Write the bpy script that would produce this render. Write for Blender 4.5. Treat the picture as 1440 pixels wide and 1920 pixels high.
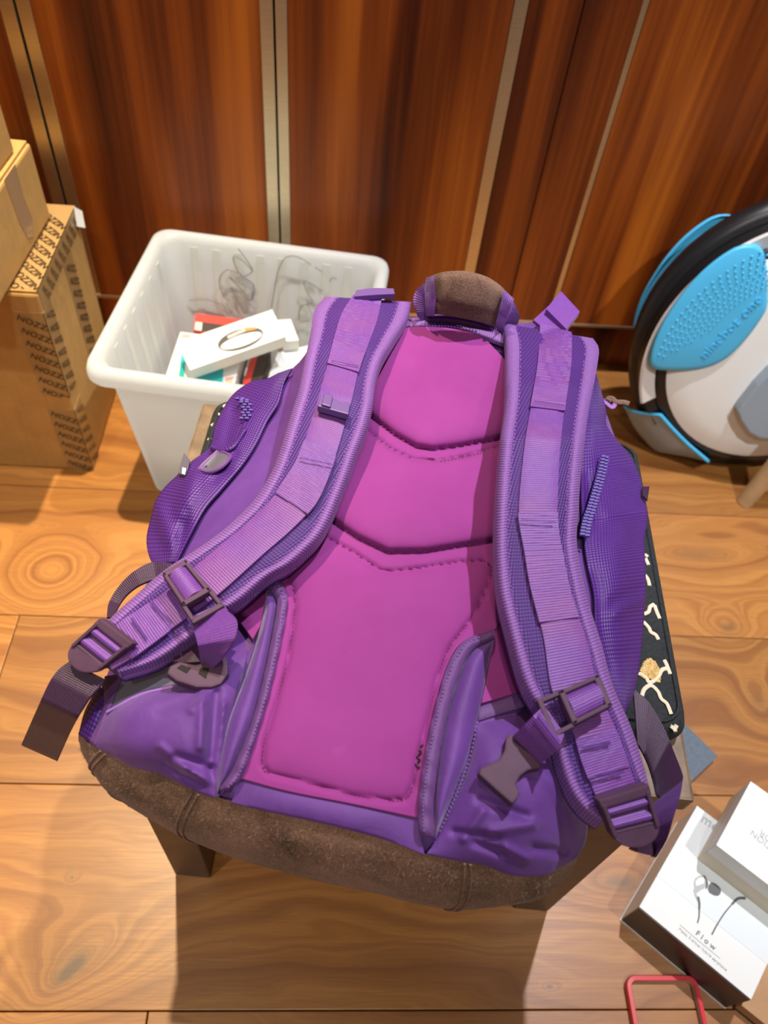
import bpy, bmesh, math, random
import numpy as np
from mathutils import Vector, Matrix

random.seed(7)
for o in list(bpy.data.objects):
    bpy.data.objects.remove(o, do_unlink=True)
SC = bpy.context.scene
COL = SC.collection

# ------------------------------------------------------------------ camera
FPX = 1450.0
CAM_H = 1.0
def _axes():
    d = np.array([570 - 720, 2115 - 960, FPX]); d /= np.linalg.norm(d)
    X = np.array([22000 - 720, 1824 - 960, FPX]); X -= d * (X @ d); X /= np.linalg.norm(X)
    Z = -d
    return np.array([X, np.cross(Z, X), Z])
RW = _axes()
cam_data = bpy.data.cameras.new('camera')
cam = bpy.data.objects.new('camera', cam_data)
COL.objects.link(cam)
cr_, cd_, cf_ = RW[:, 0], RW[:, 1], RW[:, 2]
cam.matrix_world = Matrix(((cr_[0], -cd_[0], -cf_[0], 0), (cr_[1], -cd_[1], -cf_[1], 0),
                           (cr_[2], -cd_[2], -cf_[2], CAM_H), (0, 0, 0, 1)))
cam_data.sensor_fit = 'HORIZONTAL'
cam_data.sensor_width = 36.0
cam_data.lens = 36.0 * FPX / 1440.0
cam_data.clip_start = 0.02
cam_data.dof.use_dof = True
cam_data.dof.focus_distance = 0.60
cam_data.dof.aperture_fstop = 9.5
SC.camera = cam

# ------------------------------------------------------------------ light
SC.view_settings.view_transform = 'Standard'
SC.view_settings.look = 'None'
SC.view_settings.gamma = 1.0
SC.view_settings.exposure = 0.0
SC.view_settings.use_curve_mapping = False
W = bpy.data.worlds.new('room_ambient')
SC.world = W
W.use_nodes = True
W.node_tree.nodes['Background'].inputs[0].default_value = (1.0, 0.90, 0.78, 1)
W.node_tree.nodes['Background'].inputs[1].default_value = 0.15

def spot(name, loc, aim, power, color, ang=75, blend=0.6, r=0.022):
    l = bpy.data.lights.new(name, 'SPOT')
    l.energy = power; l.color = color; l.spot_size = math.radians(ang); l.spot_blend = blend
    l.shadow_soft_size = r
    o = bpy.data.objects.new(name, l); COL.objects.link(o)
    o.location = loc
    o.rotation_euler = (Vector(aim) - Vector(loc)).to_track_quat('-Z', 'Y').to_euler()
    return o
spot('ceiling_or_fill_spot', (0.57, 0.84, 2.45), (0.54, 0.80, 0), 190, (0.98, 0.95, 1.0), 86, 1.0)
spot('ceiling_or_fill_spot', (-0.28, 0.95, 2.45), (-0.70, 0.58, 0), 350, (1.0, 0.82, 0.54), 56, 1.0)
spot('ceiling_or_fill_spot', (0.85, -0.35, 2.45), (0.85, 0.75, 0.1), 160, (0.97, 0.97, 1.0), 44, 0.9, 0.04)
spot('ceiling_or_fill_spot', (-0.75, -0.35, 2.45), (-0.62, 0.60, 0), 60, (1.0, 0.86, 0.66), 50, 1.0, 0.04)  # unseen fill, added to lift the left floor and the box fronts
spot('ceiling_or_fill_spot', (-0.15, -0.85, 2.45), (0.0, 0.25, 0.3), 48, (1.0, 0.90, 0.80), 60, 1.0, 0.08)  # unseen soft fill, added to brighten the suede and other front faces

# ------------------------------------------------------------------ geometry helpers
def ray(px, py):
    return RW @ np.array([(px - 720) / FPX, (py - 960) / FPX, 1.0])
def at(px, py, z):
    """the place at height z that the photograph shows at (px, py)"""
    r = ray(px, py); t = (z - CAM_H) / r[2]
    return np.array([0, 0, CAM_H]) + t * r
def onplane(px, py, p0, n):
    r = ray(px, py); o = np.array([0, 0, CAM_H])
    t = np.dot(np.asarray(p0) - o, n) / np.dot(r, n)
    return o + t * r
def cr(pts, n):
    """Catmull-Rom curve through pts, resampled to n points evenly along its length"""
    P = np.array(pts, float)
    if len(P) == 2:
        return np.array([P[0] + (P[1] - P[0]) * k / (n - 1) for k in range(n)])
    Q = np.vstack([2 * P[0] - P[1], P, 2 * P[-1] - P[-2]])
    out = []
    for i in range(1, len(Q) - 2):
        p0, p1, p2, p3 = Q[i - 1], Q[i], Q[i + 1], Q[i + 2]
        for k in range(14):
            t = k / 14
            out.append(0.5 * (2 * p1 + (p2 - p0) * t + (2 * p0 - 5 * p1 + 4 * p2 - p3) * t * t + (3 * p1 - p0 - 3 * p2 + p3) * t ** 3))
    out.append(P[-1]); out = np.array(out)
    d = np.concatenate([[0], np.cumsum(np.linalg.norm(np.diff(out[:, :2] if out.shape[1] > 3 else out, axis=0), axis=1))])
    s = np.linspace(0, d[-1], n)
    return np.array([np.interp(s, d, out[:, k]) for k in range(out.shape[1])]).T
def new_obj(name, me, mat=None, parent=None, smooth=True):
    if mat is not None and not me.materials:
        me.materials.append(mat)
    if smooth:
        for p in me.polygons: p.use_smooth = True
    o = bpy.data.objects.new(name, me); COL.objects.link(o)
    if parent is not None: o.parent = parent
    return o
def mesh(name, V, F, mat=None, parent=None, smooth=True, uv=None, auto=None):
    me = bpy.data.meshes.new(name)
    me.from_pydata([tuple(map(float, v)) for v in V], [], F); me.validate(); me.update()
    if uv is not None:
        l = me.uv_layers.new(name='UVMap')
        vi = np.empty(len(me.loops), dtype=np.int32); me.loops.foreach_get('vertex_index', vi)
        l.data.foreach_set('uv', np.array(uv, dtype=np.float32)[vi].ravel())
    o = new_obj(name, me, mat, parent, smooth)
    if auto is not None:
        me.set_sharp_from_angle(angle=math.radians(auto))
    return o
def thing(name, label, cat, loc, group=None):
    o = bpy.data.objects.new(name, None); COL.objects.link(o)
    o.location = loc; o.empty_display_size = 0.05
    o['label'] = label; o['category'] = cat
    if group: o['group'] = group
    return o
def tag(o, label, cat, group=None):
    o['label'] = label; o['category'] = cat
    if group: o['group'] = group
    return o
def adopt(parent):
    """children were built in world space: keep them there under an Empty that stands elsewhere"""
    bpy.context.view_layer.update()
    inv = parent.matrix_world.inverted()
    for ch in parent.children:
        ch.matrix_parent_inverse = inv
def grid_mesh(name, G, mat, parent=None, thick=0.0, uvscale=1.0, down=(0, 0, -1), uv0=(0, 0)):
    """G[i][j] = 3-D points; closed with a lower side when thick > 0"""
    G = np.array(G, float); n, m = G.shape[:2]
    mi, mj = n // 2, m // 2
    vlen = np.concatenate([[0], np.cumsum(np.linalg.norm(np.diff(G[:, mj], axis=0), axis=1))])
    ulen = np.concatenate([[0], np.cumsum(np.linalg.norm(np.diff(G[mi], axis=0), axis=1))])
    V = list(G.reshape(-1, 3)); uv = [(uv0[0] + ulen[j], uv0[1] + vlen[i]) for i in range(n) for j in range(m)]
    F = []
    for i in range(n - 1):
        for j in range(m - 1):
            a = i * m + j
            F.append((a, a + m, a + m + 1, a + 1))
    if thick > 0:
        off = len(V); dn = np.array(down) * thick
        V += [v + dn for v in G.reshape(-1, 3)]; uv += uv[:off]
        for i in range(n - 1):
            for j in range(m - 1):
                a = off + i * m + j
                F.append((a, a + 1, a + m + 1, a + m))
        loop = [(0, j) for j in range(m)] + [(i, m - 1) for i in range(1, n)] + [(n - 1, j) for j in range(m - 2, -1, -1)] + [(i, 0) for i in range(n - 2, 0, -1)]
        for k in range(len(loop)):
            a = loop[k][0] * m + loop[k][1]; b = loop[(k + 1) % len(loop)]; b = b[0] * m + b[1]
            F.append((a, b, off + b, off + a))
    # orient
    o = mesh(name, V, F, mat, parent, True, uv)
    bm = bmesh.new(); bm.from_mesh(o.data); bmesh.ops.recalc_face_normals(bm, faces=bm.faces); 
    bm.faces.ensure_lookup_table()
    if thick <= 0 and sum(f.normal.z for f in bm.faces) < 0:
        bmesh.ops.reverse_faces(bm, faces=bm.faces)
    bm.to_mesh(o.data); bm.free()
    for p in o.data.polygons: p.use_smooth = True
    if thick > 0: o.data.set_sharp_from_angle(angle=math.radians(55))
    return o
def zs(z, s):
    if callable(z): return z(s)
    if isinstance(z, (int, float)): return z
    return float(np.interp(s, np.linspace(0, 1, len(z)), z))
def sheet(name, L, R, z, mat, parent=None, n=40, m=10, thick=0.0, t0=0.0, t1=1.0, bulge=0.0, power=4, s0=0.0, s1=1.0, fn=None, zl=None):
    """strip between two traced edges; z along its length, a cushion profile across"""
    A, B = cr(L, 201), cr(R, 201)
    G = []
    for i in range(n):
        s = s0 + (s1 - s0) * i / (n - 1); k = s * 200
        a = np.array([np.interp(k, range(201), A[:, c]) for c in (0, 1)])
        b = np.array([np.interp(k, range(201), B[:, c]) for c in (0, 1)])
        row = []
        for j in range(m):
            q = j / (m - 1); t = t0 + (t1 - t0) * q
            p = a + (b - a) * t
            zz = zs(z, s) + bulge * (1 - abs(2 * q - 1) ** power)
            if zl is not None: zz += zl * (t - 0.5)
            if fn: zz += fn(s, t, p)
            row.append(at(p[0], p[1], zz))
        G.append(row)
    return grid_mesh(name, G, mat, parent, thick)
def coons(L, R, T, B, n, m):
    L, R, T, B = cr(L, n), cr(R, n), cr(T, m), cr(B, m)
    out = np.zeros((n, m, 2))
    for i in range(n):
        v = i / (n - 1)
        for j in range(m):
            u = j / (m - 1)
            out[i, j] = (1 - u) * L[i] + u * R[i] + (1 - v) * T[j] + v * B[j] - ((1 - u) * (1 - v) * L[0] + u * (1 - v) * R[0] + (1 - u) * v * L[-1] + u * v * R[-1])
    return out
def tube(name, P, r, mat, parent=None, seg=8, cap=True, flat=1.0):
    P = [Vector(p) for p in P]; V = []; F = []
    up = None
    for i, p in enumerate(P):
        d = (P[min(i + 1, len(P) - 1)] - P[max(i - 1, 0)]).normalized()
        if up is None:
            up = Vector((0, 0, 1)) if abs(d.z) < 0.9 else Vector((1, 0, 0))
        x = d.cross(up).normalized(); y = x.cross(d).normalized(); up = y
        rr = r[i] if isinstance(r, (list, tuple)) else r
        for k in range(seg):
            a = 2 * math.pi * k / seg
            V.append(p + x * (math.cos(a) * rr) + y * (math.sin(a) * rr * flat))
    for i in range(len(P) - 1):
        for k in range(seg):
            a = i * seg + k; b = i * seg + (k + 1) % seg
            F.append((a, b, b + seg, a + seg))
    if cap:
        F.append(tuple(range(seg - 1, -1, -1))); F.append(tuple(range((len(P) - 1) * seg, len(P) * seg)))
    return mesh(name, V, F, mat, parent, True, None, 60)
def prism(name, P, thick, mat, parent=None, bevel=0.0, n=None, smooth=False):
    """polygon of 3-D points thickened along -n"""
    P = [Vector(p) for p in P]
    if n is None:
        n = Vector((0, 0, 0))
        for i in range(len(P)):
            a, b = P[i], P[(i + 1) % len(P)]
            n += (a - P[0]).cross(b - P[0])
        n.normalize()
        if n.z < 0: n = -n
    n = Vector(n)
    bm = bmesh.new()
    top = [bm.verts.new(p) for p in P]; bot = [bm.verts.new(p - n * thick) for p in P]
    k = len(P)
    bm.faces.new(top); bm.faces.new(bot[::-1])
    for i in range(k):
        bm.faces.new((top[i], bot[i], bot[(i + 1) % k], top[(i + 1) % k]))
    bmesh.ops.recalc_face_normals(bm, faces=bm.faces)
    if bevel > 0:
        bmesh.ops.bevel(bm, geom=list(bm.edges), offset=bevel, segments=2, profile=0.6, affect='EDGES', clamp_overlap=True)
    me = bpy.data.meshes.new(name); bm.to_mesh(me); bm.free()
    return new_obj(name, me, mat, parent, False)
def box(name, lo, hi, mat, parent=None, bevel=0.001, rot=0.0, piv=None):
    lo, hi = Vector(lo), Vector(hi)
    P = [(lo.x, lo.y), (hi.x, lo.y), (hi.x, hi.y), (lo.x, hi.y)]
    if rot:
        px, py = piv if piv else ((lo.x + hi.x) / 2, (lo.y + hi.y) / 2)
        c, s = math.cos(rot), math.sin(rot)
        P = [(px + (x - px) * c - (y - py) * s, py + (x - px) * s + (y - py) * c) for x, y in P]
    return prism(name, [(x, y, hi.z) for x, y in P], hi.z - lo.z, mat, parent, bevel, n=(0, 0, 1))
def text(name, s, size, mat, p0, xdir, ndir, parent=None, depth=0.0002, align='LEFT', space=1.0):
    cu = bpy.data.curves.new('lettering', 'FONT'); cu.body = s; cu.size = size; cu.extrude = depth; cu.align_x = align
    cu.space_character = space; cu.resolution_u = 3
    t = bpy.data.objects.new('lettering', cu); COL.objects.link(t)
    bpy.context.view_layer.update()
    me = bpy.data.meshes.new_from_object(t)
    bpy.data.objects.remove(t, do_unlink=True); bpy.data.curves.remove(cu)
    x = Vector(xdir).normalized(); nn = Vector(ndir).normalized(); y = nn.cross(x).normalized()
    M = Matrix(((x.x, y.x, nn.x, p0[0]), (x.y, y.y, nn.y, p0[1]), (x.z, y.z, nn.z, p0[2]), (0, 0, 0, 1)))
    me.transform(M); me.materials.clear()
    return new_obj(name, me, mat, parent, False)
def join(name, objs, mat, parent=None, kind=None):
    bm = bmesh.new()
    for o in objs: bm.from_mesh(o.data)
    for o in objs: 
        me = o.data; bpy.data.objects.remove(o, do_unlink=True); bpy.data.meshes.remove(me)
    me = bpy.data.meshes.new(name); bm.to_mesh(me); bm.free(); me.materials.clear()
    o = new_obj(name, me, mat, parent, False)
    if kind: o['kind'] = kind
    return o

# ------------------------------------------------------------------ materials
class M:
    def __init__(s, name):
        s.mat = bpy.data.materials.new(name); s.mat.use_nodes = True
        s.nt = s.mat.node_tree; s.b = s.nt.nodes['Principled BSDF']
    def n(s, t, **kw):
        nd = s.nt.nodes.new(t)
        for k, v in kw.items():
            if k.startswith('i_'):
                key = k[2:]; key = int(key) if key.isdigit() else key.replace('_', ' ')
                s.put(nd.inputs[key], v)
            else: setattr(nd, k, v)
        return nd
    def put(s, sock, v):
        if isinstance(v, bpy.types.NodeSocket): s.nt.links.new(v, sock)
        elif isinstance(v, bpy.types.Node): s.nt.links.new(v.outputs[0], sock)
        else: sock.default_value = v
    def math(s, op, a, b=0.0, c=0.0):
        nd = s.n('ShaderNodeMath', operation=op); s.put(nd.inputs[0], a); s.put(nd.inputs[1], b); s.put(nd.inputs[2], c); return nd.outputs[0]
    def ramp(s, fac, stops):
        nd = s.n('ShaderNodeValToRGB'); s.put(nd.inputs[0], fac)
        e = nd.color_ramp.elements
        while len(e) < len(stops): e.new(0.5)
        for k, (p, c) in enumerate(stops): e[k].position = p; e[k].color = (*c, 1)
        return nd.outputs[0]
    def mix(s, fac, a, b, mode='MIX'):
        nd = s.n('ShaderNodeMix', data_type='RGBA', blend_type=mode)
        s.put(nd.inputs[0], fac)
        s.put(nd.inputs[6], a if not isinstance(a, tuple) else (*a, 1)); s.put(nd.inputs[7], b if not isinstance(b, tuple) else (*b, 1))
        return nd.outputs[2]
    def vmap(s, vec, scale=(1, 1, 1), rot=(0, 0, 0), loc=(0, 0, 0)):
        nd = s.n('ShaderNodeMapping'); s.put(nd.inputs[0], vec)
        nd.inputs[1].default_value = loc; nd.inputs[2].default_value = rot; nd.inputs[3].default_value = scale
        return nd.outputs[0]
    def noise(s, vec, scale=5, detail=3, rough=0.5, dist=0.0):
        nd = s.n('ShaderNodeTexNoise'); s.put(nd.inputs['Vector'], vec)
        nd.inputs['Scale'].default_value = scale; nd.inputs['Detail'].default_value = detail
        nd.inputs['Roughness'].default_value = rough; nd.inputs['Distortion'].default_value = dist
        return nd.outputs[0]
    def obj(s): return s.n('ShaderNodeTexCoord').outputs['Object']
    def uv(s): return s.n('ShaderNodeTexCoord').outputs['UV']
    def pos(s): return s.n('ShaderNodeNewGeometry').outputs['Position']
    def xyz(s, vec):
        nd = s.n('ShaderNodeSeparateXYZ'); s.put(nd.inputs[0], vec); return nd.outputs
    def bump(s, h, strength=0.3, dist=0.001):
        nd = s.n('ShaderNodeBump'); s.put(nd.inputs['Height'], h); nd.inputs['Strength'].default_value = strength; nd.inputs['Distance'].default_value = dist
        s.put(s.b.inputs['Normal'], nd.outputs[0])
    def set(s, **kw):
        for k, v in kw.items():
            key = k.replace('_', ' ')
            if isinstance(v, tuple) and len(v) == 3: v = (*v, 1)
            s.put(s.b.inputs[key], v)
        return s

def plain(name, col, rough=0.5, metal=0.0, noise=0.0, nscale=30, bump=0.0, **kw):
    m = M(name)
    m.set(Roughness=rough, Metallic=metal)
    if noise:
        f = m.noise(m.obj(), nscale, 4)
        lo = tuple(c * (1 - noise) for c in col); hi = tuple(min(1, c * (1 + noise)) for c in col)
        m.set(Base_Color=m.ramp(f, [(0.3, lo), (0.7, hi)]))
        if bump: m.bump(f, bump, 0.001)
    else: m.set(Base_Color=col)
    for k, v in kw.items(): m.set(**{k: v})
    return m.mat

def weave(name, col_hi, col_lo, period, rough=0.6, rot=0.785, strength=0.6, sheen=0.0, wear=None, dist=0.0006):
    """two crossed yarn directions, in the sheet's own metres"""
    m = M(name); uv = m.vmap(m.uv(), rot=(0, 0, rot))
    x, y, _ = m.xyz(uv)
    k = 2 * math.pi / period
    a = m.math('SINE', m.math('MULTIPLY', x, k)); b = m.math('SINE', m.math('MULTIPLY', y, k))
    h = m.math('MULTIPLY_ADD', m.math('MULTIPLY', a, b), 0.5, 0.5)
    c = m.ramp(h, [(0.1, col_lo), (0.75, col_hi)])
    big = m.noise(m.uv(), 14, 4)
    c = m.mix(m.math('MULTIPLY', big, 0.5), c, tuple(min(1, v * 1.35) for v in col_hi))
    m.set(Base_Color=c, Roughness=rough, Sheen_Weight=sheen, Sheen_Roughness=0.4)
    m.bump(h, strength, dist)
    return m.mat
def ribbed(name, col_hi, col_lo, period, along='v', rough=0.45, strength=0.5, blotch=None, blotch_amt=0.5, fine=True):
    """webbing: ribs across the strip, a faint yarn grain along it"""
    m = M(name); uv = m.uv(); x, y, _ = m.xyz(uv)
    k = 2 * math.pi / period
    v = y if along == 'v' else x; w = x if along == 'v' else y
    jit = m.noise(uv, 300, 2)
    h = m.math('MULTIPLY_ADD', m.math('SINE', m.math('ADD', m.math('MULTIPLY', v, k), m.math('MULTIPLY', jit, 1.2))), 0.5, 0.5)
    g = m.noise(m.vmap(uv, scale=(900, 160, 1) if along == 'v' else (160, 900, 1)), 1.0, 2)
    hh = m.math('MULTIPLY_ADD', g, 0.6, m.math('MULTIPLY', h, 0.6))
    c = m.ramp(hh, [(0.25, col_lo), (0.75, col_hi)])
    if blotch:
        bl = m.noise(m.vmap(uv, scale=(9, 22, 1)), 1.0, 3, 0.55)
        f = m.ramp(bl, [(0.42, (0, 0, 0)), (0.62, (blotch_amt,) * 3)])
        c = m.mix(f, c, blotch)
    m.set(Base_Color=c, Roughness=rough, Sheen_Weight=0.10, Sheen_Roughness=0.35)
    m.bump(hh, strength, 0.0005)
    return m.mat
def floor_wood():
    m = M('floor_boards_wood')
    p = m.pos(); x, y, z = m.xyz(p)
    rnd = m.n('ShaderNodeObjectInfo').outputs['Random']
    off = m.n('ShaderNodeCombineXYZ'); m.put(off.inputs[0], m.math('MULTIPLY', rnd, 13.0)); m.put(off.inputs[1], m.math('MULTIPLY', rnd, 7.0))
    pv = m.n('ShaderNodeVectorMath', operation='ADD'); m.put(pv.inputs[0], p); m.put(pv.inputs[1], off.outputs[0]); pv = pv.outputs[0]
    warp = m.noise(m.vmap(pv, scale=(2.2, 7.0, 1)), 1.0, 3, 0.5)
    phase = m.math('MULTIPLY_ADD', warp, 5.0, m.math('MULTIPLY', y, 26.0))
    dark = None
    # knots the photograph shows: x, y, half length, half width, strength of the dark heart
    for (kx, ky, sx, sy, amp, heart, ang) in KNOTS:
        ca, sa = math.cos(ang), math.sin(ang)
        rx, ry = m.math('SUBTRACT', x, kx), m.math('SUBTRACT', y, ky)
        dx = m.math('DIVIDE', m.math('ADD', m.math('MULTIPLY', rx, ca), m.math('MULTIPLY', ry, sa)), sx)
        dy = m.math('DIVIDE', m.math('SUBTRACT', m.math('MULTIPLY', ry, ca), m.math('MULTIPLY', rx, sa)), sy)
        d2 = m.math('ADD', m.math('MULTIPLY', dx, dx), m.math('MULTIPLY', dy, dy))
        e = m.math('EXPONENT', m.math('MULTIPLY', d2, -0.9))
        phase = m.math('MULTIPLY_ADD', e, amp, phase)
        if heart > 0:
            wob = m.noise(m.vmap(p, scale=(60, 60, 60)), 1.0, 3)
            hd = m.math('EXPONENT', m.math('MULTIPLY', m.math('MULTIPLY', d2, m.math('MULTIPLY_ADD', wob, 5.0, 1.0)), -2.2))
            hd = m.math('MULTIPLY', hd, heart)
            dark = hd if dark is None else m.math('ADD', dark, hd)
    ring = m.n('ShaderNodeTexNoise', noise_dimensions='1D'); m.put(ring.inputs['W'], phase); ring.inputs['Scale'].default_value = 1.0; ring.inputs['Detail'].default_value = 4.0; ring.inputs['Roughness'].default_value = 0.6
    fine = m.noise(m.vmap(pv, scale=(14, 420, 1)), 1.0, 4, 0.6)
    pore = m.noise(m.vmap(pv, scale=(30, 900, 1)), 1.0, 2, 0.5)
    c = m.ramp(ring.outputs[0], [(0.30, (0.262, 0.094, 0.018)), (0.46, (0.345, 0.136, 0.027)), (0.60, (0.45, 0.198, 0.043)), (0.75, (0.37, 0.144, 0.029))])
    c = m.mix(m.math('MULTIPLY', m.math('SUBTRACT', fine, 0.35), 0.9), c, (0.17, 0.062, 0.020))
    c = m.mix(m.math('MULTIPLY', m.ramp(pore, [(0.60, (0, 0, 0)), (0.72, (1, 1, 1))]), 0.30), c, (0.13, 0.048, 0.018))
    var = m.math('MULTIPLY_ADD', rnd, 0.35, 0.85)
    vc = m.n('ShaderNodeCombineXYZ'); [m.put(vc.inputs[k], var) for k in range(3)]
    c = m.mix(1.0, c, vc.outputs[0], 'MULTIPLY')
    if dark is not None:
        c = m.mix(m.math('MINIMUM', dark, 0.85), c, (0.095, 0.066, 0.042))
    m.set(Base_Color=c, Roughness=m.math('MULTIPLY_ADD', fine, 0.14, 0.34), Specular_IOR_Level=0.6, Coat_Weight=0.1, Coat_Roughness=0.3)
    m.bump(m.math('ADD', fine, m.math('MULTIPLY', ring.outputs[0], 0.5)), 0.10, 0.001)
    return m.mat
def panel_wood():
    m = M('cabinet_veneer_wood')
    p = m.pos()
    rnd = m.n('ShaderNodeObjectInfo').outputs['Random']
    off = m.n('ShaderNodeCombineXYZ'); m.put(off.inputs[0], m.math('MULTIPLY', rnd, 9.0)); m.put(off.inputs[2], m.math('MULTIPLY', rnd, 5.0))
    pv = m.n('ShaderNodeVectorMath', operation='ADD'); m.put(pv.inputs[0], p); m.put(pv.inputs[1], off.outputs[0]); pv = pv.outputs[0]
    wide = m.noise(m.vmap(pv, scale=(10, 1, 0.55)), 1.0, 3, 0.55, 0.3)
    fine = m.noise(m.vmap(pv, scale=(130, 1, 2.6)), 1.0, 4, 0.6)
    f = m.math('MULTIPLY_ADD', fine, 0.16, m.math('MULTIPLY', wide, 0.90))
    c = m.ramp(f, [(0.39, (0.040, 0.007, 0.002)), (0.49, (0.125, 0.024, 0.004)), (0.58, (0.26, 0.058, 0.007)), (0.70, (0.46, 0.125, 0.013))])
    m.set(Base_Color=c, Roughness=0.36, Specular_IOR_Level=0.3, Coat_Weight=0.06, Coat_Roughness=0.25)
    return m.mat
def brushed(name, col):
    m = M(name)
    f = m.noise(m.vmap(m.pos(), scale=(30, 30, 900)), 1.0, 3)
    m.set(Base_Color=m.ramp(f, [(0.3, tuple(c * .85 for c in col)), (0.7, col)]), Metallic=1.0, Roughness=0.34)
    return m.mat
def cardboard(name, col):
    m = M(name); p = m.obj()
    f = m.noise(p, 40, 5, 0.6); g = m.noise(m.vmap(p, scale=(200, 200, 6)), 1.0, 2)
    c = m.ramp(m.math('MULTIPLY_ADD', g, 0.3, m.math('MULTIPLY', f, 0.7)), [(0.3, tuple(v * .86 for v in col)), (0.7, tuple(min(1, v * 1.1) for v in col))])
    m.set(Base_Color=c, Roughness=0.75); m.bump(f, 0.12, 0.001)
    return m.mat
def translucent(name, col, amt=0.4):
    m = M(name)
    m.set(Base_Color=col, Roughness=0.38)
    t = m.n('ShaderNodeBsdfTranslucent'); t.inputs[0].default_value = (*col, 1)
    x = m.n('ShaderNodeMixShader'); x.inputs[0].default_value = amt
    m.nt.links.new(m.b.outputs[0], x.inputs[1]); m.nt.links.new(t.outputs[0], x.inputs[2])
    out = m.nt.nodes['Material Output']; m.nt.links.new(x.outputs[0], out.inputs[0])
    return m.mat
def satin(name, hi, lo):
    m = M(name); p = m.obj()
    f = m.noise(p, 22, 4, 0.55, 0.4)
    x, y, _ = m.xyz(m.uv())
    tw = m.math('MULTIPLY_ADD', m.math('SINE', m.math('MULTIPLY', m.math('ADD', x, y), 2 * math.pi / 0.0009)), 0.5, 0.5)
    m.set(Base_Color=m.ramp(f, [(0.3, lo), (0.7, hi)]), Roughness=0.55, Specular_IOR_Level=0.35, Sheen_Weight=0.25, Sheen_Roughness=0.35)
    w = m.noise(p, 34, 3, 0.5, 0.7)
    m.bump(m.math('MULTIPLY_ADD', tw, 0.05, w), 0.35, 0.006)
    return m.mat
def neoprene():
    m = M('magenta_neoprene'); p = m.obj()
    f = m.noise(p, 9, 4, 0.6); g = m.noise(p, 900, 2)
    c = m.ramp(f, [(0.3, (0.225, 0.026, 0.200)), (0.7, (0.275, 0.036, 0.245))])
    c = m.mix(m.ramp(m.noise(p, 55, 5, 0.65), [(0.66, (0, 0, 0)), (0.80, (0.2,) * 3)]), c, (0.32, 0.11, 0.27))
    m.set(Base_Color=c, Roughness=0.8, Specular_IOR_Level=0.3, Sheen_Weight=0.05, Sheen_Roughness=0.5)
    m.bump(g, 0.08, 0.0004)
    return m.mat
def suede(name, a, b, c3):
    m = M(name); p = m.obj()
    f = m.noise(p, 17, 5, 0.6, 0.3); g = m.noise(p, 700, 3, 0.6)
    c = m.ramp(m.math('MULTIPLY_ADD', g, 0.45, m.math('MULTIPLY', f, 0.65)), [(0.36, a), (0.52, b), (0.68, c3)])
    m.set(Base_Color=c, Roughness=0.92, Specular_IOR_Level=0.15, Sheen_Weight=0.08, Sheen_Roughness=0.6)
    m.bump(g, 0.6, 0.0008)
    return m.mat

def _k(px, py):
    q = at(px, py, 0); return q[0], q[1]
KNOTS = [(*_k(95, 1075), 0.062, 0.055, 8.0, 0.0, 0), (*_k(130, 1822), 0.046, 0.016, 1.6, 1.0, 0.75), (*_k(140, 1800), 0.075, 0.050, 2.5, 0.40, 0.4), (*_k(1165, 1655), 0.060, 0.022, 3.0, 0.6, 0),
         (*_k(1310, 1040), 0.10, 0.030, 2.2, 0.35, 0), (*_k(1365, 1175), 0.04, 0.030, 2.5, 0.45, 0), (*_k(135, 1645), 0.006, 0.005, 0.6, 0.9, 0.5),
         (*_k(1425, 1320), 0.035, 0.05, 3.0, 0.30, 0), (*_k(1030, 1850), 0.012, 0.006, 0.6, 0.8, 0)]
MT = {}
MT['floor'] = floor_wood(); MT['panel'] = panel_wood()
MT['brass'] = brushed('brushed_brass', (0.86, 0.74, 0.50))
MT['gap'] = plain('dark_gap', (0.006, 0.003, 0.002), 0.8)
MT['card'] = cardboard('brown_cardboard', (0.53, 0.31, 0.095))
MT['kraft'] = cardboard('kraft_card', (0.42, 0.24, 0.12))
MT['tape'] = plain('tan_packing_tape', (0.40, 0.25, 0.10), 0.22)
MT['ink'] = plain('dark_brown_ink', (0.035, 0.018, 0.008), 0.4)
MT['clear_tape'] = plain('glossy_clear_tape', (0.40, 0.26, 0.14), 0.12)
MT['bin'] = translucent('milky_plastic', (0.82, 0.87, 0.90), 0.6)
MT['rib'] = translucent('milky_rib_plastic', (0.88, 0.90, 0.88), 0.45)
MT['marker'] = plain('faint_grey_marker', (0.20, 0.19, 0.18), 0.6)
MT['stool'] = plain('brown_painted_wood', (0.075, 0.042, 0.020), 0.45, noise=0.25, nscale=40)
MT['stool_top'] = plain('worn_stool_wood', (0.165, 0.108, 0.062), 0.5, noise=0.3, nscale=60)
MT['black_cloth'] = plain('black_cotton', (0.014, 0.017, 0.020), 0.9, noise=0.4, nscale=300, bump=0.3)
MT['thread'] = plain('cream_thread', (0.66, 0.58, 0.43), 0.7)
MT['gold'] = plain('gold_thread', (0.50, 0.33, 0.11), 0.45, noise=0.4, nscale=500)
MT['slate'] = plain('slate_cover', (0.085, 0.115, 0.150), 0.6, noise=0.15, nscale=200)
MT['slate_dark'] = plain('slate_edge', (0.020, 0.026, 0.034), 0.6)
MT['white'] = plain('white_card', (0.72, 0.74, 0.72), 0.42)
MT['cream'] = plain('cream_card', (0.72, 0.64, 0.50), 0.5)
MT['espresso'] = plain('espresso_card', (0.022, 0.009, 0.006), 0.35)
MT['photo_grey'] = plain('pale_grey_print', (0.66, 0.71, 0.72), 0.4)
MT['print_grey'] = plain('grey_print', (0.10, 0.10, 0.10), 0.4)
MT['print_light'] = plain('light_grey_print', (0.42, 0.43, 0.43), 0.35)
MT['red'] = plain('red_rubber', (0.62, 0.035, 0.045), 0.38)
MT['bumper_in'] = plain('grey_bumper_liner', (0.36, 0.34, 0.33), 0.4)
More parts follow.
